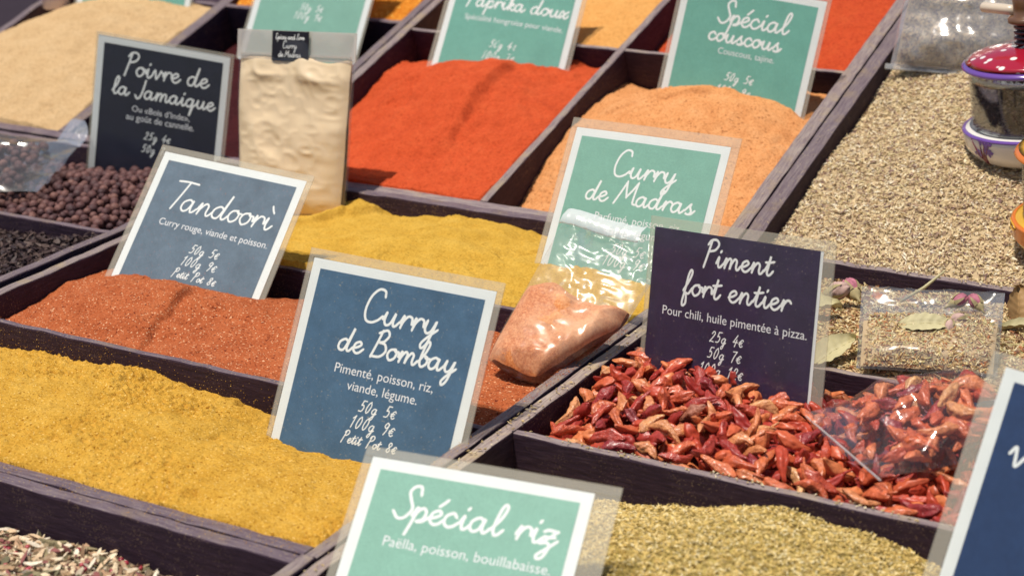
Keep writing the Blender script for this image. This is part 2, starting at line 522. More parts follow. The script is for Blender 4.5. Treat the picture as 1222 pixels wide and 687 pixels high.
g_cou = heapfun([(-.836, .0, -.030), (-.836, .053, -.034), (-.836, .10, -.023), (-.836, .166, -.017), (-.836, .229, -.024), (-.836, .275, -.037), (-.812, .278, -.041), (-.70, .278, -.02), (-.61, .278, -.03), (-.607, .2, -.014), (-.607, .1, -.006), (-.607, 0, -.006),
                 (-.72, 0, -.006), (-.72, .20, .012), (-.72, .10, .004), (-.78, .17, .002), (-.65, .17, .006)], .0020, .0014, .0007, 5, steps=[((-.80, .17), (-.70, .20), .005, .004, .02), ((-.74, .10), (-.62, .075), .003, .003, .02)])
heap('orange_brown_spice_powder', BACK, -.8368, -.6056, -.0005, .2795, g_cou, M_COU, .0012, 'orange brown spice powder around the couscous card')
g_san = heapfun([(-1.60, .01, -.01), (-1.37, .01, -.002), (-1.60, .18, .000), (-1.60, .27, -.02), (-1.37, .27, -.004), (-1.49, .15, .022), (-1.47, .05, .012), (-1.47, .25, .014), (-1.37, .14, .001), (-1.54, .25, .008)], .002, .0012, .0004, 6)
heap('sand_coloured_powder', BACK, -1.6015, -1.3660, .0105, .2895, g_san, M_SAN, .0016, 'pale sand coloured powder heaped at the upper left')
g = heapfun([(-1.35, .01, -.045), (-1.11, .01, -.043), (-1.35, .29, -.045), (-1.11, .29, -.04), (-1.22, .15, -.04)], .002, .001, .0004, 7)
heap('maroon_spice_powder', BACK, -1.3510, -1.1125, .0105, .2895, g, M_MAR, .002, 'low layer of dark maroon powder behind the upright kraft coloured bag')
g = heapfun([(-1.35, .3, -.008), (-1.11, .3, -.006), (-1.35, .6, -.01), (-1.11, .6, -.01), (-1.22, .45, .012), (-1.15, .35, .003)], .002, .0016, .0009, 8)
heap('orange_granule_spice', BACK, -1.3510, -1.1125, .2955, .6095, g, M_ORA, .0018, 'coarse orange spice at the top edge left of the paprika card')
g = heapfun([(-1.09, .29, -.055), (-1.06, .35, -.045), (-1.09, .59, -.05), (-.85, .29, -.003), (-.95, .29, -.008), (-.85, .59, -.01), (-.96, .45, .004), (-.86, .42, -.004)], .002, .001, .0004, 9)
heap('ochre_spice_powder', BACK, -1.0915, -.8446, .2835, .5895, g, M_OCH, .0018, 'ochre powder at the top edge right of the paprika card')
g = heapfun([(-.836, .29, -.040), (-.836, .45, -.035), (-.836, .59, -.035), (-.76, .29, -.022), (-.61, .29, -.004), (-.61, .59, -.01), (-.68, .40, .004), (-.62, .42, -.002)], .002, .0012, .0004, 10)
heap('orange_red_spice_powder', BACK, -.8368, -.6056, .2835, .5895, g, M_RED, .0018, 'deep orange red powder at the top edge behind the couscous card')


# ------------------------------------------------------------------ loose herbs (one uncountable mass each)
OCT = np.array([(1, 0, 0), (-1, 0, 0), (0, 1, 0), (0, -1, 0), (0, 0, 1), (0, 0, -1)], float)
OCF = np.array([(0, 2, 4), (2, 1, 4), (1, 3, 4), (3, 0, 4), (2, 0, 5), (1, 2, 5), (3, 1, 5), (0, 3, 5)])
STK = np.array([(1, .4, 0), (1, -.4, .3), (1, 0, -.4), (0, 1, .25), (0, -1, .35), (0, 0, -1), (-1, .45, .1), (-1, -.4, .2), (-1, 0, -.4)], float)
STF = np.array([(0, 1, 4), (0, 4, 3), (1, 2, 5), (1, 5, 4), (2, 0, 3), (2, 3, 5), (3, 4, 7), (3, 7, 6), (4, 5, 8), (4, 8, 7), (5, 3, 6), (5, 6, 8), (2, 1, 0), (6, 7, 8)])


def rotm(yaw, pit, rol):
    cy, sy, cp, sp, c, s = np.cos(yaw), np.sin(yaw), np.cos(pit), np.sin(pit), np.cos(rol), np.sin(rol)
    n = len(yaw); o = np.empty((n, 3, 3))
    o[:, 0] = np.stack([cy * cp, -sy * c + cy * sp * s, sy * s + cy * sp * c], -1)
    o[:, 1] = np.stack([sy * cp, cy * c + sy * sp * s, -cy * s + sy * sp * c], -1)
    o[:, 2] = np.stack([-sp, cp * s, cp * c], -1)
    return o


def flakes(P, L, Wd, H, r_, tv=OCT, tf=OCF, pitch=.45):
    n = len(P)
    sc = np.stack([L * (.5 + .9 * r_.random(n)), Wd * (.5 + .9 * r_.random(n)), H * (.6 + .8 * r_.random(n))], -1) * .5
    T = np.repeat(tv[None], n, 0)
    T = T * (1 + .35 * (r_.random(T.shape) - .5)) * sc[:, None]
    bend = (r_.random(n) - .5) * .5
    T[:, :, 1] += bend[:, None] * (T[:, :, 0] ** 2) / (L * .5)
    M = rotm(r_.random(n) * 6.283, (r_.random(n) - .5) * 2 * pitch, r_.random(n) * 6.283)
    Vv = np.einsum('nij,nkj->nki', M, T) + P[:, None]
    Ff = (tf[None] + (np.arange(n) * len(tv))[:, None, None]).reshape(-1, tf.shape[1])
    return Vv.reshape(-1, 3), Ff


def loose(name, frame, x0, x1, y0, y1, g, sets, mats, label, cat, seed, res=.003, floor=-.055):
    """base mound + scattered pieces: sets = [(count, L, W, H, template, pitch, mat)]"""
    r_ = np.random.default_rng(seed)
    nx = int((x1 - x0) / res) + 2; ny = int((y1 - y0) / res) + 2
    X, Y = np.meshgrid(np.linspace(x0, x1, nx), np.linspace(y0, y1, ny), indexing='ij')
    Z = g(X, Y) - .0015
    V = [np.stack([X, Y, Z], -1).reshape(-1, 3)]
    I = np.arange(nx * ny).reshape(nx, ny)
    q = np.stack([I[:-1, :-1], I[1:, :-1], I[1:, 1:], I[:-1, 1:]], -1).reshape(-1, 4)
    F = [np.vstack([q[:, [0, 1, 2]], q[:, [0, 2, 3]]])]
    mi = [np.zeros(len(F[0]), int)]; n = nx * ny
    for (cnt, L, Wd, H, tpl, pit, m) in sets:
        x = x0 + L * .4 + (x1 - x0 - L * .8) * r_.random(cnt); y = y0 + L * .4 + (y1 - y0 - L * .8) * r_.random(cnt)
        z = g(x, y) + (r_.random(cnt) - .3) * H * 1.6
        v, f = flakes(np.stack([x, y, z], -1), L, Wd, H, r_, tpl[0], tpl[1], pit)
        V.append(v); F.append(f + n); mi.append(np.full(len(f), m)); n += len(v)
    V = np.vstack(V); c = np.array([(x0 + x1) / 2, (y0 + y1) / 2, floor])
    o = mesh(name, V - c, np.vstack(F), mats, None, False, np.concatenate(mi), frame @ Matrix.Translation(c))
    tag(o, label, cat, None, 'stuff')
    return o


OC = (OCT, OCF); ST = (STK, STF)
M_HB = mat_plain('herb dust', (.52, .40, .24), .9, .1)
M_HERB = mat_island('pale dried herb', [(.82, .66, .38), (.88, .76, .50), (.74, .56, .31), (.54, .37, .22), (.92, .83, .62), (.82, .65, .37), (.46, .32, .22), (.88, .71, .44), (.72, .59, .32), (.26, .16, .14)])
g_hb = heapfun([(-.575, -.005, -.012), (-.575, .045, -.019), (-.575, .095, -.02), (-.575, .138, -.013), (-.575, .212, -.018), (-.575, .326, -.016), (-.575, .54, -.02), (-.11, .0, -.006), (-.11, .3, -.006), (-.11, .54, -.01), (-.45, -.005, -.005),
                (-.3, -.005, -.005), (-.48, .15, .004), (-.40, .09, .002), (-.38, .17, .004), (-.3, .25, .004), (-.45, .35, .002)], .003, .0012, .0003, 11)
loose('pale_dried_herbs', BACK, -.5755, -.112, -.0065, .549, g_hb, [(44000, .0052, .0016, .0011, OC, .36, 1), (14000, .0032, .0018, .0012, ST, .5, 1), (2500, .0085, .0022, .0012, OC, .4, 1)], [M_HB, M_HERB], 'pale straw coloured dried herbs filling the right rear tray', 'dried herbs', 21)
M_GB = mat_plain('green herb dust', (.44, .34, .11), .9, .1)
M_GRN = mat_island('yellow green herb', [(.82, .60, .20), (.88, .70, .32), (.70, .50, .15), (.56, .42, .13), (.92, .80, .46), (.78, .57, .19), (.34, .25, .08), (.86, .66, .26)])
g_gr = heapfun([(-.566, .918, -.034), (-.49, .918, -.031), (-.462, .918, -.027), (-.42, .918, -.018), (-.375, .918, -.010), (-.356, .918, -.012), (-.326, .918, -.014), (-.296, .918, -.020), (-.285, .918, -.025), (-.25, .918, -.042), (-.09, .918, -.05),
                (-.566, .80, -.03), (-.45, .82, -.006), (-.36, .84, .002), (-.28, .83, -.012), (-.1, .8, -.03), (-.52, .72, -.036), (-.43, .72, -.030), (-.34, .74, -.012), (-.5, .6, -.04), (-.3, .6, -.03), (-.1, .6, -.03), (-.3, .44, -.03)], .0024, .001, .0003, 12)
loose('green_dried_herbs', FRONT, -.566, -.086, .60, .9215, g_gr, [(60000, .0038, .0012, .0009, OC, .42, 1), (9000, .0060, .0010, .0008, OC, .5, 1)], [M_GB, M_GRN], 'fine yellow green dried herbs in front of the chilli cell', 'dried herbs', 22)
M_MXB = mat_plain('mix dust', (.16, .11, .08), .9, .1)
M_MIX = mat_island('herb and pepper mix', [(.80, .64, .42), (.86, .73, .52), (.66, .46, .27), (.30, .25, .14), (.18, .16, .09), (.74, .54, .34), (.40, .30, .18), (.52, .33, .2), (.88, .78, .60), (.30, .11, .10)])
g_mx = heapfun([(-1.06, .716, -.036), (-.82, .716, -.031), (-.777, .716, -.030), (-.715, .716, -.030), (-.676, .716, -.032), (-.59, .716, -.035), (-1.06, .5, -.02), (-.8, .5, -.01), (-.6, .5, -.02), (-.75, .65, -.024), (-.7, .33, -.02)], .003, .002, .0004, 13)
loose('herb_pepper_mix', FRONT, -1.062, -.590, .50, .7162, g_mx, [(5200, .0105, .0042, .0030, ST, .45, 1), (9000, .0060, .0028, .0020, ST, .6, 1), (7000, .0075, .0013, .0010, OC, .5, 1)], [M_MXB, M_MIX], 'coarse cream and green herb mix with pink pepper in the bottom left corner', 'herb mix', 23)
M_POB = mat_plain('potpourri dust', (.58, .42, .24), .9, .1)
M_POT = mat_island('potpourri bits', [(.70, .53, .27), (.80, .65, .38), (.56, .38, .18), (.40, .25, .13), (.74, .58, .28), (.84, .74, .48), (.26, .14, .09), (.66, .46, .22), (.48, .20, .09), (.60, .54, .26)])
g_po = heapfun([(-.566, 1.12, -.010), (-.45, 1.12, -.004), (-.3, 1.12, -.004), (-.1, 1.12, -.006), (-.566, 1.31, -.020), (-.48, 1.31, -.016), (-.38, 1.31, -.012), (-.3, 1.31, -.008), (-.1, 1.31, -.01), (-.45, 1.22, -.002), (-.33, 1.22, .002), (-.2, 1.22, .002)], .003, .0015, .0004, 14)
loose('potpourri_herbs', FRONT, -.566, -.086, 1.1155, 1.3105, g_po, [(9000, .0080, .0014, .0011, OC, .4, 1), (16000, .0040, .0018, .0014, ST, .8, 1), (900, .018, .0013, .0010, OC, .3, 1)], [M_POB, M_POT], 'tan potpourri of stalks and seeds in the cell behind the chillies', 'potpourri', 24)
M_CLB = mat_plain('clove dust', (.03, .018, .02), .9, .1)
M_CLO = mat_island('dark cloves', [(.055, .032, .032), (.075, .045, .040), (.040, .025, .028), (.095, .060, .050), (.13, .085, .07)], .6, .3)
g_cl = heapfun([(-1.094, .75, -.004), (-1.094, .95, -.002), (-1.094, 1.11, -.004), (-1.3, 1.117, -.018), (-1.16, 1.117, -.015), (-1.6, 1.11, -.02), (-1.25, .95, .002), (-1.6, .75, -.01), (-1.3, .75, -.002)], .003, .002, .0004, 15)
loose('dark_cloves', FRONT, -1.609, -1.0945, .74, 1.1175, g_cl, [(9000, .0085, .0030, .0026, ST, .6, 1), (5000, .0050, .0042, .0034, ST, .8, 1)], [M_CLB, M_CLO], 'near black cloves in the front cell at the left edge', 'cloves', 25)


# ------------------------------------------------------------------ dried chillies
def chilli_mesh(seed):
    r_ = np.random.default_rng(100 + seed)
    L = .0165 + .0115 * r_.random(); rad = .0040 + .0014 * r_.random()
    nr, ns = 26, 20
    bend = (r_.random() - .5) * (.010 if seed % 3 else .018); ph = r_.random() * 6; flat = .66 + .26 * r_.random(); sh = .22 + .16 * r_.random()
    amp = r_.random((4,)) * .5 + .6; pp_ = r_.random(4) * 6.283
    V = []; F = []
    for i in range(nr):
        t = i / (nr - 1)
        prof = (t / sh) ** .55 if t < sh else (max(0, 1 - (t - sh) / (1 - sh))) ** .48
        prof = max(prof, .10) * (1 + .10 * math.sin(t * 13 + ph))
        cx = (t - .5) * L; cyb = bend * (4 * (t - .5) ** 2 - .4)
        czb = .0012 * math.sin(t * 5 + ph)
        for k in range(ns):
            a = 2 * math.pi * k / ns
            w = 1 + .13 * amp[0] * math.sin(3 * a + pp_[0] + t * 2.5) + .11 * amp[1] * math.sin(5 * a + pp_[1] - t * 4) - .20 * amp[2] * max(0, math.sin(2 * a + pp_[2] + 2 * t)) ** 3 * math.sin(math.pi * t) + .07 * math.sin(t * 27 + 4 * a + pp_[3]) + .06 * math.sin(7 * a + 9 * t) + .07 * (r_.random() - .5)
            rr = rad * prof * w
            V.append((cx + .0006 * math.sin(3 * a + ph), cyb + rr * math.cos(a), czb + rr * math.sin(a) * flat))
    for i in range(nr - 1):
        for k in range(ns):
            k2 = (k + 1) % ns; F.append((i * ns + k, (i + 1) * ns + k, (i + 1) * ns + k2, i * ns + k2))
    F.append(tuple(range(ns))); F.append(tuple((nr - 1) * ns + k for k in range(ns))[::-1])
    if seed % 4 == 0:      # a bit of stalk left on
        v2, f2 = tube([(-L * .46, 0, 0), (-L * .56, .0008, .0004), (-L * .72, .0016, .0014)], [.0011, .0008, .0007], 6)
        F += [tuple(i + len(V) for i in f) for f in f2]; V += [tuple(v) for v in v2]
    return np.array(V), F, L, rad


M_CHI = mat_random('dried chilli skin', [(0, (.28, .022, .03)), (.18, (.50, .055, .03)), (.40, (.68, .13, .045)), (.68, (.76, .21, .075)), (.91, (.78, .30, .11)), (.98, (.80, .44, .18)), (1, (.30, .03, .06))], .36, .55, .4, 260, 1.0)
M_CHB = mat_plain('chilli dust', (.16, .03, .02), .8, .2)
CH = [chilli_mesh(i) for i in range(24)]
CHM = []
for i, (V, F, L, rad) in enumerate(CH):
    me = bpy.data.meshes.new('dried_chilli'); me.from_pydata([tuple(v) for v in V], [], F); me.materials.append(M_CHI)
    me.polygons.foreach_set('use_smooth', np.full(len(F), True)); me.update(); CHM.append(me)
cx0, cx1, cy0, cy1 = -.5655, -.086, .9295, 1.1085
g_ch = heapfun([(-.566, .935, -.026), (-.566, .965, -.020), (-.566, 1.0, -.015), (-.566, 1.03, -.009), (-.566, 1.07, -.011), (-.50, .932, -.012), (-.4, .932, -.010), (-.3, .932, -.012), (-.1, .932, -.014), (-.52, 1.107, -.010), (-.45, 1.107, -.020), (-.418, 1.107, -.024),
                (-.394, 1.107, -.022), (-.3, 1.107, -.02), (-.1, 1.107, -.02), (-.46, 1.02, -.001), (-.36, 1.0, -.006), (-.25, 1.0, -.006), (-.15, 1.0, -.008)], .002, .001, .0002, 16)
r_ = np.random.default_rng(5)
hres = .002; hx = int((cx1 - cx0) / hres) + 1; hy = int((cy1 - cy0) / hres) + 1
HX, HY = np.meshgrid(cx0 + np.arange(hx) * hres, cy0 + np.arange(hy) * hres, indexing='ij')
HM = g_ch(HX, HY) - .010


def hval(x, y):
    i = np.clip(((np.asarray(x) - cx0) / hres).astype(int), 0, hx - 1); j = np.clip(((np.asarray(y) - cy0) / hres).astype(int), 0, hy - 1)
    return HM[i, j]


placed = []
target = g_ch(HX, HY)
for it in range(3600):
    if len(placed) >= 1300: break
    v = r_.integers(len(CH)); L, rad = CH[v][2], CH[v][3]
    # drop where the heap is still lowest below its final surface
    cand = []
    for _ in range(5):
        x = cx0 + .006 + (cx1 - cx0 - .012) * r_.random(); y = cy0 + .006 + (cy1 - cy0 - .012) * r_.random()
        cand.append((hval(x, y) - g_ch(x, y), x, y))
    _, x, y = min(cand)
    yaw = r_.random() * 6.283
    c, s = math.cos(yaw), math.sin(yaw)
    hlx, hly = abs(c) * L * .5 + rad, abs(s) * L * .5 + rad
    if x - hlx < cx0 or x + hlx > cx1 or y - hly < cy0 or y + hly > cy1:
        yaw = r_.random() * .5 - .25 if (y - cy0 < .02 or cy1 - y < .02) else yaw + 1.57
        c, s = math.cos(yaw), math.sin(yaw); hlx, hly = abs(c) * L * .5 + rad, abs(s) * L * .5 + rad
        x = min(max(x, cx0 + hlx), cx1 - hlx); y = min(max(y, cy0 + hly), cy1 - hly)
    ts = np.linspace(-.42, .42, 9); px = x + ts * L * c; py = y + ts * L * s
    h = hval(px, py)
    k = np.polyfit(ts * L, h, 1); slope = max(-.7, min(.7, k[0]))
    base = (h - slope * ts * L).max()
    z = base + rad * .45
    if z > g_ch(x, y) + .0085: continue
    placed.append((v, x, y, z, yaw, -math.atan(slope), r_.random() * 6.283))
    for q in range(9):
        rr = rad * .85
        m = (HX - px[q]) ** 2 + (HY - py[q]) ** 2 < rr * rr
        top = z + slope * ts[q] * L + rad * .45
        HM[m] = np.maximum(HM[m], top)


def xf(x, y, z, yaw, pit, rol):
    return Matrix.Translation((x, y, z)) @ Matrix.Rotation(yaw, 4, 'Z') @ Matrix.Rotation(pit, 4, 'Y') @ Matrix.Rotation(rol, 4, 'X')


vis = []
for k, p in enumerate(placed):
    u, v_, d = proj(p[1:4])
    if -20 < u < 1250 and v_ < 720:
        hid = hval(p[1], p[2]) - p[3]
        vis.append((hid, k))
vis.sort(); top = set(k for _, k in vis[:229])
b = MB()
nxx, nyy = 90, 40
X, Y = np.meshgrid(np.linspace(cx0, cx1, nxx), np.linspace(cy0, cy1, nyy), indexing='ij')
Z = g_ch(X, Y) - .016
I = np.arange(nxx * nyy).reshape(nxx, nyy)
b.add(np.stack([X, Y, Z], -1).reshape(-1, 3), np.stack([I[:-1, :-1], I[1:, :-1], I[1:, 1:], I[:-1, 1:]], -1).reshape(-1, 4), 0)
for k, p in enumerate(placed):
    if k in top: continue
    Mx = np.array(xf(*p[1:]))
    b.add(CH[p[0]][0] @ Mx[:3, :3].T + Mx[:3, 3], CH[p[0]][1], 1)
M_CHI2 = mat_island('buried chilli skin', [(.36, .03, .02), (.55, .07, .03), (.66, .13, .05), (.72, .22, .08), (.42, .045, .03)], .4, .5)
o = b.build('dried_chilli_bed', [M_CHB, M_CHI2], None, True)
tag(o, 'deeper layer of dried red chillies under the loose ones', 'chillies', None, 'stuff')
CGRP = 'loose dried chillies heaped in the chilli cell'
for k in sorted(top):
    p = placed[k]
    o = bpy.data.objects.new('dried_chilli', CHM[p[0]]); COL.objects.link(o); o.matrix_world = xf(*p[1:])
    tag(o, 'glossy wrinkled dried red chilli lying loose in the chilli heap', 'chilli', CGRP)


# ------------------------------------------------------------------ allspice berries
def berry_mesh(seed):
    r_ = np.random.default_rng(200 + seed); n1, n2 = 14, 9
    V = []; F = []
    for i in range(n2):
        th = math.pi * i / (n2 - 1)
        for k in range(n1):
            a = 2 * math.pi * k / n1; rr = .0045 * (1 + .05 * (r_.random() - .5))
            if i == 0: rr *= .86
            V.append((rr * math.sin(th) * math.cos(a), rr * math.sin(th) * math.sin(a), rr * math.cos(th)))
    for i in range(n2 - 1):
        for k in range(n1):
            k2 = (k + 1) % n1; F.append((i * n1 + k, (i + 1) * n1 + k, (i + 1) * n1 + k2, i * n1 + k2))
    return np.array(V), F


M_BER = mat_random('allspice skin', [(0, (.075, .034, .036)), (.4, (.125, .055, .052)), (.75, (.17, .078, .068)), (1, (.24, .115, .09))], .6, .35, 0, 260, .6)
M_BE2 = mat_island('buried allspice', [(.10, .045, .045), (.15, .07, .065), (.19, .09, .08)], .6, .3)
BE = [berry_mesh(i) for i in range(4)]
BEM = []
for V, F in BE:
    me = bpy.data.meshes.new('allspice_berry'); me.from_pydata([tuple(v) for v in V], [], F); me.materials.append(M_BER)
    me.polygons.foreach_set('use_smooth', np.full(len(F), True)); me.update(); BEM.append(me)
ax0, ax1, ay0, ay1 = -1.609, -1.0945, 1.1255, 1.3155
g_al = heapfun([(-1.1, 1.13, -.004), (-1.3, 1.13, -.007), (-1.6, 1.13, -.007), (-1.1, 1.31, -.006), (-1.25, 1.31, -.012), (-1.435, 1.31, -.020), (-1.6, 1.31, -.02), (-1.3, 1.22, -.004), (-1.15, 1.23, .004), (-1.5, 1.22, -.006)], .002, .001, .0002, 17)
r_ = np.random.default_rng(9)
pts = np.zeros((0, 3)); bers = []
for layer, off in ((0, -.011), (1, -.0045)):
    cnt = 0
    for it in range(9000):
        x = ax0 + .0045 + (ax1 - ax0 - .009) * r_.random(); y = ay0 + .0045 + (ay1 - ay0 - .009) * r_.random()
        s = .70 + .42 * r_.random(); z = float(g_al(x, y)) + off + (r_.random() - .5) * .003
        q = np.array([x, y, z])
        if len(pts) and (np.min(((pts[-2600:] - q) ** 2).sum(1)) < (.0071) ** 2): continue
        pts = np.vstack([pts, q]); bers.append((r_.integers(4), x, y, z, s, layer)); cnt += 1
cand = []
for k, p in enumerate(bers):
    u, v_, d = proj(p[1:4])
    if p[5] == 1 and u > -6 and v_ > 0: cand.append((d, k))
cand.sort(); top = set(k for _, k in cand[:255])
b = MB()
for k, p in enumerate(bers):
    if k in top: continue
    b.add(BE[p[0]][0] * p[4] + np.array(p[1:4]), BE[p[0]][1])
tag(b.build('allspice_bed', M_BE2, None, True), 'mass of brown allspice berries beneath and beyond the nearest ones', 'allspice', None, 'stuff')
for k in sorted(top):
    p = bers[k]
    o = bpy.data.objects.new('allspice_berry', BEM[p[0]]); COL.objects.link(o)
    o.matrix_world = xf(p[1], p[2], p[3], r_.random() * 6, r_.random() * 6, 0) @ Matrix.Scale(p[4], 4)
    tag(o, 'round brown allspice berry lying loose in the left tray', 'allspice berry', 'loose allspice berries in the left tray')

# pink peppercorns on the herb mix
M_PNK = mat_random('pink pepper skin', [(0, (.25, .012, .03)), (.5, (.42, .03, .06)), (1, (.55, .08, .09))], .4, .5, .2)
V, F = BE[0]
mp_ = bpy.data.meshes.new('pink_peppercorn'); mp_.from_pydata([tuple(v * .62) for v in V], [], F); mp_.materials.append(M_PNK)
mp_.polygons.foreach_set('use_smooth', np.full(len(F), True)); mp_.update()
r_ = np.random.default_rng(31); n = 0
while n < 22:
    x = -.88 + .25 * r_.random(); y = .60 + .112 * r_.random(); z = float(g_mx(x, y)) + .0012
    u, v_, d = proj((x, y, z))
    if not (0 < u < 260 and v_ < 690): continue
    o = bpy.data.objects.new('pink_peppercorn', mp_); COL.objects.link(o); o.matrix_world = xf(x, y, z, 0, 0, 0) @ Matrix.Scale(.5 + .25 * r_.random(), 4)
    tag(o, 'tiny pink peppercorn on top of the cream herb mix', 'peppercorn', 'pink peppercorns in the herb mix'); n += 1
#PART2
# ------------------------------------------------------------------ handwriting (one pen stroke per joined word)
GL = {  # joined lower case: main stroke, extra strokes, advance
 'a': ([(.78, .82), (.48, 1.0), (.12, .72), (.08, .25), (.34, 0), (.64, .25), (.80, .98), (.78, .4), (.88, .04), (1.05, .08), (1.25, .38)], [], 1.2),
 'i': ([(.1, .4), (.28, .97), (.26, .4), (.36, .04), (.55, .08), (.75, .38)], [[(.36, 1.45), (.39, 1.52)]], .7),
 'u': ([(.1, .4), (.25, .97), (.22, .35), (.42, .02), (.70, .22), (.88, .97), (.86, .35), (.96, .04), (1.12, .1), (1.3, .4)], [], 1.25),
 'n': ([(.1, .4), (.28, .97), (.27, .5), (.22, .0), (.32, .5), (.60, .96), (.84, .8), (.84, .3), (.94, .04), (1.1, .08), (1.28, .4)], [], 1.25),
 'm': ([(.1, .4), (.28, .97), (.27, .5), (.22, .0), (.32, .5), (.56, .96), (.76, .8), (.74, .3), (.73, 0), (.82, .5), (1.06, .96), (1.28, .8), (1.28, .3), (1.38, .04), (1.52, .08), (1.7, .4)], [], 1.68),
 'r': ([(.1, .4), (.27, .97), (.27, .5), (.22, 0), (.3, .5), (.52, .92), (.74, .95), (.88, .80)], [], .86),
 'e': ([(.1, .38), (.45, .52), (.70, .78), (.52, 1.0), (.2, .78), (.15, .3), (.42, 0), (.7, .08), (.95, .4)], [], .9),
 'o': ([(.60, .98), (.22, .85), (.08, .40), (.35, 0), (.70, .22), (.78, .68), (.58, .98), (.66, .80), (.95, .78)], [], .93),
 'd': ([(.78, .82), (.48, 1.0), (.12, .72), (.08, .25), (.34, 0), (.66, .28), (.98, 2.05), (.84, .8), (.80, .3), (.90, .04), (1.08, .08), (1.27, .4)], [], 1.22),
 'l': ([(.1, .4), (.48, 1.2), (.62, 1.95), (.46, 2.2), (.30, 1.8), (.22, .6), (.36, .04), (.58, .08), (.78, .4)], [], .75),
 'b': ([(.1, .4), (.46, 1.2), (.60, 1.95), (.44, 2.2), (.28, 1.8), (.20, .5), (.42, .02), (.76, .3), (.76, .78), (.54, .95), (.64, .78), (.95, .78)], [], .93),
 'f': ([(.1, .35), (.46, 1.2), (.64, 1.95), (.50, 2.2), (.34, 1.75), (.25, .5), (.14, -.65), (.24, -1.05), (.46, -.8), (.42, -.2), (.34, .1), (.6, .1), (.85, .6)], [], .82),
 'k': ([(.1, .4), (.44, 1.3), (.52, 2.05), (.36, 2.1), (.26, 1.2), (.2, 0), (.28, .5), (.56, .97), (.76, .78), (.36, .5), (.62, .1), (.82, .05), (1.0, .38)], [], .95),
 't': ([(.1, .4), (.38, 1.2), (.46, 1.75), (.38, .8), (.34, .25), (.46, .02), (.65, .08), (.85, .4)], [[(.12, 1.15), (.45, 1.18), (.8, 1.28)]], .8),
 'v': ([(.1, .6), (.26, .97), (.38, .5), (.50, .02), (.74, .55), (.86, .97), (.92, .80), (1.1, .78)], [], 1.05),
 'y': ([(.1, .4), (.25, .97), (.22, .35), (.42, .04), (.70, .25), (.88, .97), (.80, .1), (.66, -.75), (.40, -1.1), (.28, -.78), (.62, -.2), (1.1, .38)], [], 1.05),
 'q': ([(.78, .82), (.48, 1.0), (.12, .72), (.08, .25), (.34, 0), (.64, .25), (.80, .98), (.72, 0), (.62, -1.1), (.72, -.6), (.86, .05), (1.15, .4)], [], 1.1),
 'p': ([(.1, .4), (.30, 1.0), (.22, 0), (.08, -1.1), (.2, -.3), (.32, .6), (.62, .98), (.86, .7), (.78, .2), (.46, .0), (.78, .05), (1.1, .4)], [], 1.05),
 'c': ([(.72, .78), (.5, 1.0), (.15, .75), (.12, .28), (.4, 0), (.7, .1), (.95, .4)], [], .9),
 's': ([(.1, .35), (.50, 1.05), (.48, .75), (.68, .3), (.5, .0), (.2, .1), (.45, .0), (.75, .08), (.97, .4)], [], .92),
 'x': ([(.1, .8), (.32, .98), (.52, .5), (.62, .05), (.85, .1), (1.0, .4)], [[(.9, .98), (.55, .55), (.12, .02)]], .95),
 'g': ([(.78, .82), (.48, 1.0), (.12, .72), (.08, .28), (.34, .02), (.64, .25), (.80, .98), (.74, 0), (.58, -.8), (.34, -1.05), (.22, -.75), (.60, -.2), (1.0, .2)], [], 1.05),
}
GL['é'] = (GL['e'][0], [[(.45, 1.32), (.62, 1.55), (.78, 1.8)]], .9)
GL['ì'] = (GL['i'][0], [[(.18, 1.9), (.32, 1.62), (.46, 1.42)]], .7)
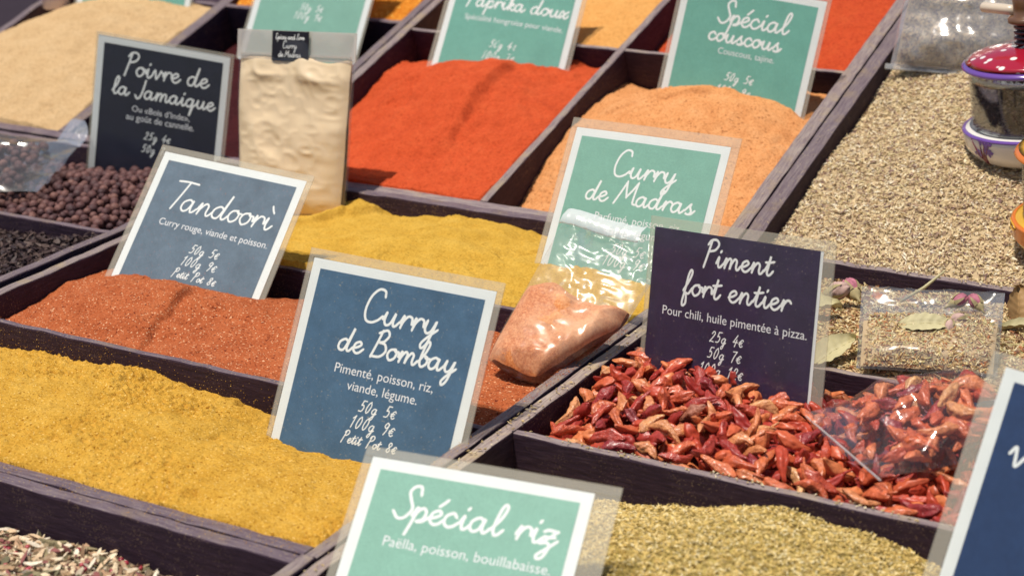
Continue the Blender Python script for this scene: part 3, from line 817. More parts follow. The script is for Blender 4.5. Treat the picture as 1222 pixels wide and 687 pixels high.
CAP = {
 'C': ([[(1.15, 2.05), (1.02, 2.45), (.58, 2.5), (.18, 1.9), (.06, .9), (.28, .15), (.72, .0), (1.15, .25), (1.42, .6)]], 1.4, True),
 'P': ([[(.46, 2.3), (.30, 1.2), (.08, -.15)], [(.18, 2.0), (.42, 2.4), (.9, 2.48), (1.16, 2.08), (.9, 1.55), (.36, 1.35)]], 1.12, False),
 'T': ([[(.0, 2.32), (.7, 2.38), (1.5, 2.34)], [(.86, 2.36), (.62, 1.2), (.34, 0)]], 1.0, False),
 'J': ([[(.92, 2.2), (.80, 1.0), (.60, .1), (.30, -.15), (.05, .2)]], 1.02, False),
 'B': ([[(.44, 2.3), (.27, 1.1), (.08, 0)], [(.22, 2.1), (.78, 2.42), (1.06, 2.0), (.78, 1.42), (.40, 1.3), (.92, 1.22), (1.16, .65), (.8, .12), (.1, .03)]], 1.32, False),
 'M': ([[(.0, 0), (.34, 1.2), (.62, 2.3)], [(.62, 2.3), (.78, 1.5), (.98, .75)], [(.98, .75), (1.34, 1.5), (1.66, 2.3)], [(1.66, 2.3), (1.66, 1.2), (1.72, .25), (1.95, .1)]], 2.0, False),
 'S': ([[(1.08, 1.9), (.92, 2.42), (.58, 2.4), (.38, 1.98), (.62, 1.4), (.88, .8), (.62, .15), (.22, .04), (-.15, .45)]], .92, False),
 'E': ([[(.9, 2.1), (.5, 2.3), (.2, 1.85), (.5, 1.3), (.15, .8), (.25, .1), (.7, .05), (1.0, .4)]], 1.05, True),
 'L': ([[(.9, 2.0), (.75, 2.3), (.5, 1.9), (.35, .5), (.1, .1), (.5, .12), (1.0, .1)]], 1.1, False),
 'z': ([[(.08, .88), (.3, 1.0), (.8, .95)], [(.8, .95), (.45, .5), (.06, .04)], [(.06, .04), (.42, .12), (.60, -.15), (.46, -.85), (.2, -1.05), (.1, -.8), (.5, -.3), (.95, .3)], [(.18, .52), (.45, .5), (.72, .55)]], 1.0, False),
 '0': ([[(.62, 2), (.3, 1.6), (.12, .7), (.3, 0), (.66, .3), (.88, 1.3), (.62, 2)]], 1.05, False),
 '1': ([[(.2, 1.55), (.58, 2.0)], [(.58, 2.0), (.46, 1.0), (.34, 0)]], .8, False),
 '2': ([[(.22, 1.55), (.5, 2), (.85, 1.7), (.62, 1.0), (.05, .04)], [(.05, .04), (.4, .1), (.85, .02)]], 1.0, False),
 '4': ([[(.68, 2), (.06, .7)], [(.06, .7), (.95, .72)], [(.72, 1.2), (.55, -.1)]], 1.05, False),
 '5': ([[(1.0, 2), (.44, 2)], [(.44, 2), (.28, 1.15), (.62, 1.25), (.84, .8), (.62, .15), (.1, .1)]], 1.05, False),
 '7': ([[(.15, 1.95), (.95, 2)], [(.95, 2), (.55, 1), (.35, 0)]], .95, False),
 '8': ([[(.52, 1.05), (.24, 1.5), (.54, 2), (.88, 1.6), (.5, 1.0), (.1, .5), (.4, 0), (.78, .4), (.52, 1.05)]], 1.05, False),
 '9': ([[(.82, 1.7), (.5, 2), (.18, 1.5), (.42, 1.1), (.76, 1.4), (.88, 1.85), (.72, .8), (.42, 0)]], 1.0, False),
 '€': ([[(.85, 1.15), (.6, 1.35), (.25, 1.0), (.2, .35), (.5, 0), (.85, .2)], [(.0, .82), (.65, .86)], [(.0, .5), (.6, .54)]], .95, False),
}


def hand_paths(txt, slant=.12, xs=1.0):
    out = []; x = 0.0; cur = []

    def flush():
        nonlocal cur
        if len(cur) > 1: out.append(catmull(cur, 7))
        cur = []
    num = any(ch_ in '0123456789' for ch_ in txt)
    for chx in txt:
        if chx == ' ':
            flush(); x += 1.5 if num else .75
        elif chx in CAP:
            flush(); st, adv, join = CAP[chx]
            for k, s in enumerate(st):
                p = [(x + a, b_) for a, b_ in s]
                if join and k == len(st) - 1: cur = p
                else: out.append(catmull(p, 7))
            x += adv + (.28 if num else 0)
        elif chx in GL:
            m, ex, adv = GL[chx]
            if chx in 'acdqgo': flush()
            cur += [(x + a, b_) for a, b_ in m]
            for s in ex: out.append(catmull([(x + a, b_) for a, b_ in s], 5))
            x += adv
    flush()
    out = [np.stack([p[:, 0] * xs + slant * p[:, 1], p[:, 1]], -1) for p in out]
    lo = min(p[:, 0].min() for p in out); hi = max(p[:, 0].max() for p in out)
    return [p - np.array([lo, 0]) for p in out], hi - lo


def ribbon(q, rad, z):
    """flat ink stroke"""
    T = np.gradient(q, axis=0); T /= np.linalg.norm(T, axis=1)[:, None] + 1e-12
    N = np.stack([-T[:, 1], T[:, 0]], -1); V = []; F = []
    for i in range(len(q)):
        a = q[i] + N[i] * rad[i]; b_ = q[i] - N[i] * rad[i]; zz = z + 1.2e-5 * math.sin(i * .23 + q[i, 0] * 900)
        V += [(a[0], a[1], z - .00003), (a[0], a[1], zz), (b_[0], b_[1], zz), (b_[0], b_[1], z - .00003)]
    for i in range(len(q) - 1):
        for k in range(3): F.append((i * 4 + k, i * 4 + k + 1, (i + 1) * 4 + k + 1, (i + 1) * 4 + k)[::-1])
    return V, F


def hand(mb, txt, cx, cy, width, pen, z, align='c', slant=.12, xs=1.0):
    paths, w = hand_paths(txt, slant, xs); s = width / w
    for p in paths:
        q = p * s; q[:, 0] += cx - (width / 2 if align == 'c' else 0); q[:, 1] += cy
        keep = np.r_[True, np.linalg.norm(np.diff(q, axis=0), axis=1) > 1e-7]; q = q[keep]
        if len(q) < 2: continue
        t0 = q[0] - q[1]; t0 /= np.linalg.norm(t0) + 1e-12; t1 = q[-1] - q[-2]; t1 /= np.linalg.norm(t1) + 1e-12
        q = np.vstack([q[0] + t0 * pen * .45, q[0] + t0 * pen * .25, q, q[-1] + t1 * pen * .25, q[-1] + t1 * pen * .45])
        rad = np.full(len(q), pen * .335); rad[[0, -1]] *= .25; rad[[1, -2]] *= .75
        V, F = ribbon(q, rad, z)
        mb.add(V, F)


_sans = {}


def sans(mb, txt, cx, cy, width, z, align='c', bold=.0):
    if txt not in _sans:
        cu = bpy.data.curves.new('sans', 'FONT'); cu.body = txt; cu.resolution_u = 4; cu.offset = bold; cu.fill_mode = 'FRONT' if hasattr(cu, 'fill_mode') and False else cu.fill_mode
        ob = bpy.data.objects.new('sans', cu); COL.objects.link(ob)
        me = bpy.data.meshes.new_from_object(ob.evaluated_get(bpy.context.evaluated_depsgraph_get()))
        v = np.zeros(len(me.vertices) * 3); me.vertices.foreach_get('co', v); v = v.reshape(-1, 3)
        f = [tuple(p.vertices) for p in me.polygons]
        bpy.data.objects.remove(ob); bpy.data.curves.remove(cu); bpy.data.meshes.remove(me)
        _sans[txt] = (v, f)
    v, f = _sans[txt]
    lo, hi = v[:, 0].min(), v[:, 0].max(); s = width / (hi - lo)
    q = (v - np.array([lo, 0, 0])) * s; q[:, 0] += cx - (width / 2 if align == 'c' else 0); q[:, 1] += cy; q[:, 2] = z
    mb.add(q, f)


# ------------------------------------------------------------------ laminated price cards
def mat_print(name, col, var=.12, dusty=0, dust=(.6, .4, .2)):
    a = NM(name)
    v = a.noise(55, 5, .65); f = a.noise(900, 2, .6)
    c = a.mix(1.0, col, a.ramp(v, [(.3, (1 - var,) * 3), (.7, (1 + var * .5,) * 3)]), 'MULTIPLY')
    c = a.mix(.5, c, a.ramp(f, [(.3, (.78, .78, .78)), (.7, (1.1, 1.1, 1.1))]), 'MULTIPLY')
    if dusty:
        sp = a.ramp(a.noise(620, 1), [(.70, (0, 0, 0)), (.75, (dusty, dusty, dusty))])
        c = a.mix(sp, c, dust)
    a.set(Base_Color=c, Roughness=.55, Specular_IOR_Level=.2)
    return a.m


M_PAPER = mat_plain('white card', (.79, .81, .78), .6, .2, 0, .05)
M_INK = mat_plain('white print', (.84, .85, .82), .6, .2, 0, .03)
M_INK2 = mat_plain('pale print', (.80, .80, .80), .6, .2, 0, .03)
M_LAM = mat_film('clear lamination', (.985, .99, .985), .004, .10, .018, 14, .06, .002)
M_LAME = mat_film('clear lamination margin', (.94, .94, .91), .19, .12, .022, 30, .12, .002, (.82, .76, .62))
P_BLUE = mat_print('blue print', (.070, .140, .225), .22, .35, (.5, .42, .25))
P_SLATE = mat_print('slate blue print', (.135, .185, .235), .22, .3, (.5, .2, .15))
P_NAVY = mat_print('navy black print', (.014, .016, .036), .25)
P_PURP = mat_print('purple black print', (.036, .020, .060), .30, .35, (.4, .3, .25))
P_DBLU = mat_print('deep blue print', (.018, .045, .125), .2)
P_GREEN = mat_print('sage green print', (.240, .465, .365), .08)
P_GRN2 = mat_print('sea green print', (.175, .430, .340), .10)


def rect(mb, x0, x1, y0, y1, z, n=10, m=0, hole=None):
    for i in range(n):
        a, b_ = x0 + (x1 - x0) * i / n, x0 + (x1 - x0) * (i + 1) / n
        mb.add([(a, y0, z), (b_, y0, z), (b_, y1, z), (a, y1, z)], [(0, 1, 2, 3)], m)


def slab(mb, x0, x1, y0, y1, z0, z1, n=12):
    V = []; F = []
    for i in range(n + 1):
        x = x0 + (x1 - x0) * i / n
        V += [(x, y0, z0), (x, y1, z0), (x, y1, z1), (x, y0, z1)]
    for i in range(n):
        for k in range(4):
            k2 = (k + 1) % 4; F.append((i * 4 + k, i * 4 + k2, (i + 1) * 4 + k2, (i + 1) * 4 + k))
    F.append((3, 2, 1, 0)); F.append(tuple(n * 4 + k for k in range(4)))
    mb.add(V, F)


def card(label, TL, w, yaw, lean, roll, panel, title=(), desc=(), price=(), h=.148, border=.0068, lam=(.0055, .0055, .0055), bend=0, twist=0, pen=.0023, name='price_card', paper=True, desc_bold=0, bys=.83, cxo=.04, right=0):
    yaw, lean, roll = R(yaw), R(lean), R(roll)
    u = Vector((math.cos(yaw), math.sin(yaw), 0)); back = Vector((-math.sin(yaw), math.cos(yaw), 0))
    v = -(math.cos(lean) * Vector((0, 0, 1)) + math.sin(lean) * back)
    c, s = math.cos(roll), math.sin(roll)
    u, v = c * u + s * v, -s * u + c * v
    up = -v; n = u.cross(up)
    org = Vector(TL) + u * w / 2 + v * h
    M = Matrix(((u.x, up.x, n.x, org.x), (u.y, up.y, n.y, org.y), (u.z, up.z, n.z, org.z), (0, 0, 0, 1)))
    root = tag(empty(name, M), label, 'price card', 'laminated price cards standing in the spices')

    bend = bend or (rng.random() - .45) * .0022; twist = twist or (rng.random() - .5) * .002

    def fin(mb, nm, mat, smooth=False):
        V = np.concatenate(mb.V)
        V[:, 2] += bend * (V[:, 0] / (w / 2)) ** 2 + twist * (V[:, 0] / (w / 2)) * (V[:, 1] / h - .4)
        mb.V = [V]
        return mb.build(nm, mat, root, smooth)
    hw = w / 2
    b = MB(); slab(b, -hw, hw, 0, h, -.0002, .0002); fin(b, 'paper', M_PAPER)
    b = MB()
    if paper: rect(b, -hw + border, hw - border, border, h - border, .00045, 14)
    else: rect(b, -hw, hw - .0022, 0, h, .00045, 14)
    fin(b, 'printed_panel', panel)
    lt, ll, lr = lam
    b = MB(); slab(b, -hw, hw, 0, h + .0001, .0012, .0014); fin(b, 'lamination_sheet', M_LAM)
    b = MB(); slab(b, -hw - ll, hw + lr, h + .0003, h + lt, -.0004, .0008); slab(b, -hw - ll, -hw - .0003, 0, h + .0002, -.0004, .0008, 2); slab(b, hw + .0003, hw + lr, 0, h + .0002, -.0004, .0008, 2)
    fin(b, 'lamination_margin', M_LAME)
    if title:
        b = MB()
        for (t, cx, by, wd) in title: hand(b, t, (cx + cxo - .5) * w, h - by * bys * w, wd * w, pen, .00051, 'c', .12, 1.18)
        fin(b, 'title_lettering', M_INK)
    if desc:
        b = MB()
        for (t, cx, by, wd) in desc: sans(b, t, (cx + cxo - .5) * w, h - by * bys * w, wd * w, .00052, 'c', desc_bold)
        fin(b, 'description_lettering', M_INK2)
    if price:
        b = MB()
        for (t, cx, by, wd) in price: hand(b, t, (cx + cxo - .5) * w, h - by * bys * w, wd * w, pen * .45, .00051, 'c', .22)
        fin(b, 'price_lettering', M_INK)
    return root


card('slate blue Tandoorì price card leaning back in the brick red powder', (-1.0246, 1.1274, .0777), .1419, 6.8, 41.7, 5.7, P_SLATE,
     [('Tandoorì', .50, .405, .71)], [('Curry rouge, viande et poisson.', .50, .535, .76)],
     [('50g 5€', .50, .69, .20), ('100g 9€', .50, .785, .235), ('Petit Pot 8€', .50, .88, .30)], pen=.0025)
card('blue Curry de Bombay price card standing at the back of the mustard yellow powder', (-.7286, .9391, .0887), .1422, 1.8, 29.4, 1.2, P_BLUE,
     [('Curry', .50, .288, .40), ('de Bombay', .52, .465, .64)], [('Pimenté, poisson, riz,', .48, .585, .54), ('viande, légume.', .49, .665, .385)],
     [('50g 5€', .49, .765, .20), ('100g 9€', .485, .855, .235), ('Petit Pot 8€', .485, .94, .30)], lam=(.0062, .004, .005), pen=.0026, bys=.87, cxo=.045)
card('purple black Piment fort entier price card without a white border behind the chillies', (-.5477, 1.0907, .0906), .1374, -11.6, 13.5, -4.2, P_PURP,
     [('Piment', .485, .19, .41), ('fort entier', .485, .385, .64)], [('Pour chili, huile pimentée à pizza.', .48, .53, .86)],
     [('25g 4€', .455, .645, .20), ('50g 7€', .45, .745, .20), ('100g 12€', .44, .845, .255)], lam=(.0072, .004, .009), pen=.0025, paper=False, bys=.815, cxo=.04)
card('sage green Curry de Madras price card half hidden behind the clear bag of red powder', (-.7119, 1.2761, .0970), .140, -2.2, 32.1, -.2, P_GREEN,
     [('Curry', .47, .288, .40), ('de Madras', .48, .462, .70)], [('Parfumé, poisson, riz,', .50, .585, .56), ('viande, légume.', .50, .665, .40)],
     [('50g 5€', .49, .785, .22), ('100g 9€', .485, .865, .26)], lam=(.0078, .0055, .0075), pen=.0026, bys=.90, cxo=.05)
card('navy black Poivre de la Jamaique price card standing upright behind the allspice', (-1.2673, 1.3165, .1177), .1393, 16.2, 8.3, 7.8, P_NAVY,
     [('Poivre de', .50, .295, .64), ('la Jamaique', .49, .475, .78)], [('Ou «Bois d’Inde»,', .48, .60, .44), ('au goût de cannelle.', .48, .675, .52)],
     [('25g 4€', .47, .82, .20), ('50g 7€', .46, .93, .20)], lam=(.003, .002, .004), pen=.0028)
card('bent green Paprika doux price card stuck in the vermilion heap', (-1.0333, 1.6079, .1538), .143, 10.5, 32.4, 5.7, P_GRN2,
     [('Paprika doux', .50, .375, .78)], [('Spécialité hongroise pour viande.', .50, .50, .76)],
     [('50g 4€', .47, .72, .20), ('100g 7€', .46, .83, .24), ('Petit Pot', .44, .93, .22)], lam=(.004, .005, .005), bend=-.0035, twist=.003, pen=.0028)
card('green Spécial couscous price card standing in the orange brown powder', (-.7542, 1.5698, .1636), .1407, 4.0, 19.9, 5.9, P_GRN2,
     [('Spécial', .50, .31, .50), ('couscous', .47, .455, .51)], [('Couscous, tajine.', .50, .55, .40)],
     [('50g 5€', .49, .75, .20), ('100g 9€', .47, .86, .235), ('Petit Pot 8€', .47, .97, .30)], lam=(.004, .004, .004), pen=.0030)
card('large green Spécial riz price card at the front edge above the fine green herbs', (-.5660, .7690, .0480), .1320, 13.8, 48.6, 3.5, P_GREEN,
     [('Spécial riz', .50, .290, .73)], [('Paëlla, poisson, bouillabaisse.', .50, .435, .74)],
     [('50g 5€', .49, .70, .22), ('100g 9€', .485, .78, .26)], h=.122, lam=(.0058, .0052, .0145), pen=.0028, bys=.88, cxo=.03)
card('deep blue price card cut off by the right edge of the picture', (-.2519, .9235, .1033), .1385, 5.0, 32, 8.0, P_DBLU,
     [('va', .175, .44, .20)], (), (), lam=(.007, .0085, .005), pen=.0026)
card('green price card showing only its prices behind the upright kraft coloured bag', (-1.2805, 1.62, .1665), .1385, 10, 33, 5, P_GREEN, (), (),
     [('50g 5€', .47, .72, .20), ('100g 9€', .46, .81, .24)], lam=(.003, .003, .003), pen=.0026)
card('green price card at the top left edge behind the sand coloured heap', (-1.5404, 1.6024, .1502), .142, 16, 27.4, 4.6, P_GRN2, (), (),
     [('50g 5€', .47, .78, .20), ('100g 9€', .46, .87, .24)], lam=(.003, .003, .003), pen=.0026)


# ------------------------------------------------------------------ bags
def ridged(x, y, wl, octs, seed):
    o = 0; a = 1
    for k in range(octs):
        o = o + a * (1 - 2.6 * np.abs(vnoise(x / wl + k * 3.1, y / wl * (1 + .3 * k), seed + k * 7))); wl *= .55; a *= .5
    return o


class Pouch:
    """flat bag seen as a front and a back sheet; x across, y up, z out of the front"""
    def __init__(s, W, H, T, prof, seed=0, crump=.002, wl=.03, hw=None, bot=None, bend=None, back=.6, cprof=None):
        s.W, s.H, s.T, s.prof, s.seed, s.crump, s.wl, s.back = W, H, T, prof, seed, crump, wl, back
        s.hw = hw or (lambda q: 1 + 0 * q); s.bot = bot or (lambda a: 0 * a); s.bend = bend or (lambda q: 0 * q); s.cprof = cprof or (lambda q: 1 + 0 * q)

    def sheet(s, a, q, sign, shrink=1.0, cscale=1.0):
        x = a * s.W / 2 * s.hw(q) * (shrink if shrink == 1 else .5 + .5 * shrink)
        y = s.bot(a) + q * (s.H - s.bot(a))
        edge = np.clip(1 - np.abs(a) ** 2.6, 0, 1) ** .55
        vert = np.clip(1 - np.abs(2 * q - 1) ** 9, 0, 1) ** .5
        th = s.T * s.prof(q) * edge * vert
        c = s.crump * cscale * s.cprof(q) * (ridged(x + 5 + .3 * y, y + 3, s.wl, 3, s.seed) - .55) * (.25 + .75 * edge) * np.clip((1 - np.abs(a)) * 9, 0, 1)
        z = (th * (1 if sign > 0 else s.back) + c) * sign * (1 if shrink == 1 else shrink)
        return np.stack([x, y, z + s.bend(q) + s.crump * 1.2 * vnoise(x / .05, y / .05, s.seed + 50) * np.ones_like(x)], -1)

    def film(s, mb, n=46, m=60):
        a, q = np.meshgrid(np.linspace(-1, 1, n), np.linspace(0, 1, m), indexing='ij')
        I = np.arange(n * m).reshape(n, m); f = np.stack([I[:-1, :-1], I[1:, :-1], I[1:, 1:], I[:-1, 1:]], -1).reshape(-1, 4)
        mb.add(s.sheet(a, q, 1).reshape(-1, 3), f); mb.add(s.sheet(a, q, -1).reshape(-1, 3), f[:, ::-1])
        return mb

    def fill(s, mb, q0, q1, shrink=.9, n=46, m=50, slope=0, wave=0, cscale=.8, absy=False):
        """solid content up to a sloping, wavy line"""
        a, t = np.meshgrid(np.linspace(-.97, .97, n), np.linspace(0, 1, m), indexing='ij')
        topq = q1 + slope * a + wave * vnoise(a * 2.2, a * 0 + 3, s.seed + 9) * 2
        if absy: topq = np.maximum(q0 + .002, (topq - s.bot(a)) / (s.H - s.bot(a)))
        q = q0 + (topq - q0) * t
        close = np.clip((1 - t) * 9, 0, 1) ** .5
        A = s.sheet(a, q, 1, shrink, cscale); B = s.sheet(a, q, -1, shrink, cscale)
        mid = (A + B) / 2; A = mid + (A - mid) * close[..., None]; B = mid + (B - mid) * close[..., None]
        I = np.arange(n * m).reshape(n, m); f = np.stack([I[:-1, :-1], I[1:, :-1], I[1:, 1:], I[:-1, 1:]], -1).reshape(-1, 4)
        mb.add(A.reshape(-1, 3), f); mb.add(B.reshape(-1, 3), f[:, ::-1])
        return mb


def frame3(org, xdir, ydir):
    x = Vector(xdir).normalized(); y = Vector(ydir); y = (y - x * x.dot(y)).normalized(); n = x.cross(y)
    return Matrix(((x.x, y.x, n.x, org[0]), (x.y, y.y, n.y, org[1]), (x.z, y.z, n.z, org[2]), (0, 0, 0, 1)))


M_FILM = mat_film('clear bag film', (.97, .97, .97), .02, .12, .045, 40, .4, .004)
M_FILMC = mat_film('crackling clear film', (.955, .965, .955), .05, .17, .07, 22, .35, .005)
M_SEAM = mat_film('sealed bag edge', (.93, .92, .9), .22, .2, .08, 90, .5, .003)

# upright kraft coloured bag of Madras curry
M_KRA = mat_plain('beige curry behind film', (.95, .74, .46), .42, .35, .25, .12, 30)
bag = frame3((-1.020, 1.281, -.029), (.98, .03, .045), (-.20, .24, .95))
root = tag(empty('spice_bag', bag), 'upright zip bag of beige curry powder with a small black label, beside the Poivre card', 'bag', 'clear plastic bags of spices')
pk = Pouch(.134, .173, .016, lambda q: np.clip(1.12 - q, 0, 1) ** .6 * np.clip(q * 8, 0, 1) ** .5, 3, .0034, .034, hw=lambda q: .885 + .115 * q + 0 * q, back=.25, cprof=lambda q: .6 + .6 * np.clip(q * 1.2, 0, 1))
pk.fill(MB(), .012, .855, .96, n=90, m=110, slope=.0, wave=.02, cscale=1.0).build('powder_filling', M_KRA, root)
pk.film(MB()).build('film', M_FILM, root)
M_WHF = mat_film('milky zip band', (.95, .93, .90), .45, .25, .08, 60, .4, .003, (.80, .74, .66))
b = MB()
for qy in (.147, .1510): slab(b, -.062, .062, qy, qy + .0016, .0022, .0034)
slab(b, -.0664, .0664, .148, .174, .0012, .0020); b.build('zip_band', M_WHF, root, False)
M_BLK = mat_plain('black label paper', (.012, .010, .016), .5, .3)
lab = MB(); slab(lab, -.0245, .0165, .146, .1735, .0044, .0048); lb = lab.build('label', M_BLK, root, False)
b = MB()
hand(b, 'Epices and Love', -.004, .1660, .0320, .0009, .0053); hand(b, 'Curry', -.004, .1578, .0150, .0009, .0053); hand(b, 'de Madras', -.004, .1500, .0250, .0009, .0053)
b.build('label_lettering', M_INK, lb, False, None)

# leaning clear bag of brick red powder
M_BRF = NM('brick red powder with painted film sheen')
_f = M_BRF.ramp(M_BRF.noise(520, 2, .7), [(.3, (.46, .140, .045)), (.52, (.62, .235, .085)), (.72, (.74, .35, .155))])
_sheen = M_BRF.ramp(M_BRF.noise(16, 5, .65, dist=.4), [(.44, (0, 0, 0)), (.62, (.6, .6, .6))])  # pale patches: sheen of the film painted into the powder colour
M_BRF.set(Base_Color=M_BRF.mix(_sheen, _f, (.82, .52, .31)), Roughness=.95, Specular_IOR_Level=.05); M_BRF = M_BRF.m
bag = frame3((-.606, 1.014, -.010), (.083, 0, -.012), (-.005, .108, .080))
root = tag(empty('spice_bag', bag), 'leaning clear bag half full of brick red powder with a folded shiny top', 'bag', 'clear plastic bags of spices')
pb = Pouch(.086, .140, .015, lambda q: np.clip(1.25 - 1.25 * q, .12, 1) ** .8, 11, .0050, .028, hw=lambda q: .93 + .07 * q, bot=lambda a: .060 * np.clip((a - .12) / .88, 0, 1) ** 1.1 + .006 * a * a, bend=lambda q: .010 * np.clip(q - .55, 0, 1) ** 1.2, cprof=lambda q: .55 + .6 * np.clip((q - .35) * 2.2, 0, 1))
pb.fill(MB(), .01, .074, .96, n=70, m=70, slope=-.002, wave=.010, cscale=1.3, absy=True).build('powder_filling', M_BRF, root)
M_FILMR = mat_film('soft creased film', (.965, .965, .955), .05, .26, .05, 26, .25, .004)
pb.film(MB(), 70, 90).build('film', M_FILMR, root)
M_FOLD = mat_film('shiny folded film', (.95, .96, .96), .52, .22, .12, 60, .4, .002, (.93, .93, .91))
b = MB(); aa = np.linspace(-.99, .55, 24)
V = []; F = []
for i, a in enumerate(aa):
    p = pb.sheet(np.array([a]), np.array([.965]), 1)[0]; k = .0006 * math.sin(i * 1.7)
    V += [(p[0], p[1] + .004, p[2] + .0035), (p[0], p[1] - .003 + k, p[2] + .0060 + k), (p[0], p[1] - .0095, p[2] + .0050 + k), (p[0], p[1] - .0100, p[2] + .0036)]
for i in range(len(aa) - 1):
    for k in range(3): F.append((i * 4 + k, i * 4 + k + 1, (i + 1) * 4 + k + 1, (i + 1) * 4 + k))
b.add(V, F); b.build('folded_top', M_FOLD, root)

# clear bag of chillies lying in the chilli heap
A = Vector((-.402, 1.015, .006)); B = Vector((-.327, .943, .010)); up = Vector((.69, .72, .06))
bag = frame3((A + B) / 2, B - A, up)
root = tag(empty('spice_bag', bag), 'clear bag of chillies lying on top of the chilli heap', 'bag', 'clear plastic bags of spices')
pc = Pouch(.106, .120, .023, lambda q: np.clip(q * 2.6, 0, 1) ** .8 * np.clip(1.3 - q * .6, 0, 1), 21, .0050, .026, hw=lambda q: 1 - .06 * q, back=.35)
pc.film(MB(), 60, 60).build('film', M_FILM, root)
b = MB(); slab(b, -.0530, .0530, -.0007, .0006, -.0004, .0004); b.build('sealed_edge', M_SEAM, root, False)
r_ = np.random.default_rng(77); Mi = np.array(bag); k = 0; used = []
for it in range(4000):
    if k >= 70: break
    a = r_.random() * 1.5 - .75; q = .20 + .68 * r_.random()
    f_ = pc.sheet(np.array([a]), np.array([q]), 1, 1, 0)[0]; k_ = pc.sheet(np.array([a]), np.array([q]), -1, 1, 0)[0]
    t = .35 + .5 * r_.random(); p = k_ + (f_ - k_) * t
    if f_[2] - k_[2] < .009: continue
    if used and min(np.linalg.norm((p - u_) * np.array([1, 1, 1.6])) for u_ in used) < .0070: continue
    used.append(p)
    v = r_.integers(len(CH))
    w_ = Mi[:3, :3] @ p + Mi[:3, 3]
    o = bpy.data.objects.new('dried_chilli', CHM[v]); COL.objects.link(o)
    o.matrix_world = bag @ xf(p[0], p[1], p[2], r_.random() * 6.28, (r_.random() - .5) * .4, r_.random() * 6.28) @ Matrix.Scale(1.05, 4)
    tag(o, 'wrinkled dried red chilli packed inside the clear bag', 'chilli', 'dried chillies inside the clear bag'); k += 1

# clear bag of allspice at the left edge
A = Vector((-1.285, 1.296, .012)); B = Vector((-1.216, 1.160, .006)); ax = Vector((-.94, -.34, .04))
bag = frame3((A + B) / 2, A - B, ax)
root = tag(empty('spice_bag', bag), 'clear bag of allspice berries lying at the left edge of the picture', 'bag', 'clear plastic bags of spices')
pa = Pouch(.150, .17, .020, lambda q: np.clip(q * 2.0, 0, 1) ** .9 * np.clip(1.4 - q * .7, 0, 1), 31, .004, .032, hw=lambda q: 1 - .05 * q, back=.4)
pa.film(MB(), 50, 50).build('film', M_FILMC, root)
b = MB(); V = []; F = []
for i in range(9):          # the folded mouth that stands up at its far corner
    t = i / 8
    V += [(.050 + .022 * t, -.004 - .006 * math.sin(t * 3), .003 + .020 * t), (.060 + .018 * t, .012 - .005 * t, .004 + .021 * t + .002 * math.sin(t * 5)), (.064 + .016 * t, .024 - .012 * t, .003 + .018 * t)]
for i in range(8):
    for k in range(2): F.append((i * 3 + k, i * 3 + k + 1, i * 3 + k + 4, i * 3 + k + 3))
b.add(V, F); b.build('folded_mouth', M_SEAM, root)
r_ = np.random.default_rng(78); k = 0; used = []
for it in range(6000):
    if k >= 44: break
    a = r_.random() * 1.6 - .8; q = .16 + .6 * r_.random()
    f_ = pa.sheet(np.array([a]), np.array([q]), 1, 1, 0)[0]; k_ = pa.sheet(np.array([a]), np.array([q]), -1, 1, 0)[0]
    p = k_ + (f_ - k_) * (.3 + .45 * r_.random())
    w_ = np.array(bag) @ np.r_[p, 1]
    if f_[2] - k_[2] < .008 or proj(w_[:3])[0] < -8: continue
    if used and min(np.linalg.norm(p - u_) for u_ in used) < .0085: continue
    used.append(p)
    o = bpy.data.objects.new('allspice_berry', BEM[r_.integers(4)]); COL.objects.link(o); o.matrix_world = bag @ xf(*p, r_.random() * 6, r_.random() * 6, 0)
    tag(o, 'round brown allspice berry inside the clear bag', 'allspice berry', 'allspice berries inside the clear bag'); k += 1


# ------------------------------------------------------------------ rosebuds and leaves
M_PET = mat_plain('dried pink petal', (.56, .20, .26), .7, .2, 0, .5, 220)
M_PET2 = mat_plain('pale dried petal', (.62, .42, .36), .7, .2, 0, .4, 220)
M_CAL = mat_plain('dried calyx', (.46, .38, .20), .8, .1, 0, .3, 200)
M_BAY = mat_plain('dry bay leaf', (.56, .50, .28), .6, .3, 0, .25, 90)
M_BAY2 = mat_plain('brown dry leaf', (.42, .25, .10), .6, .3, 0, .25, 90)


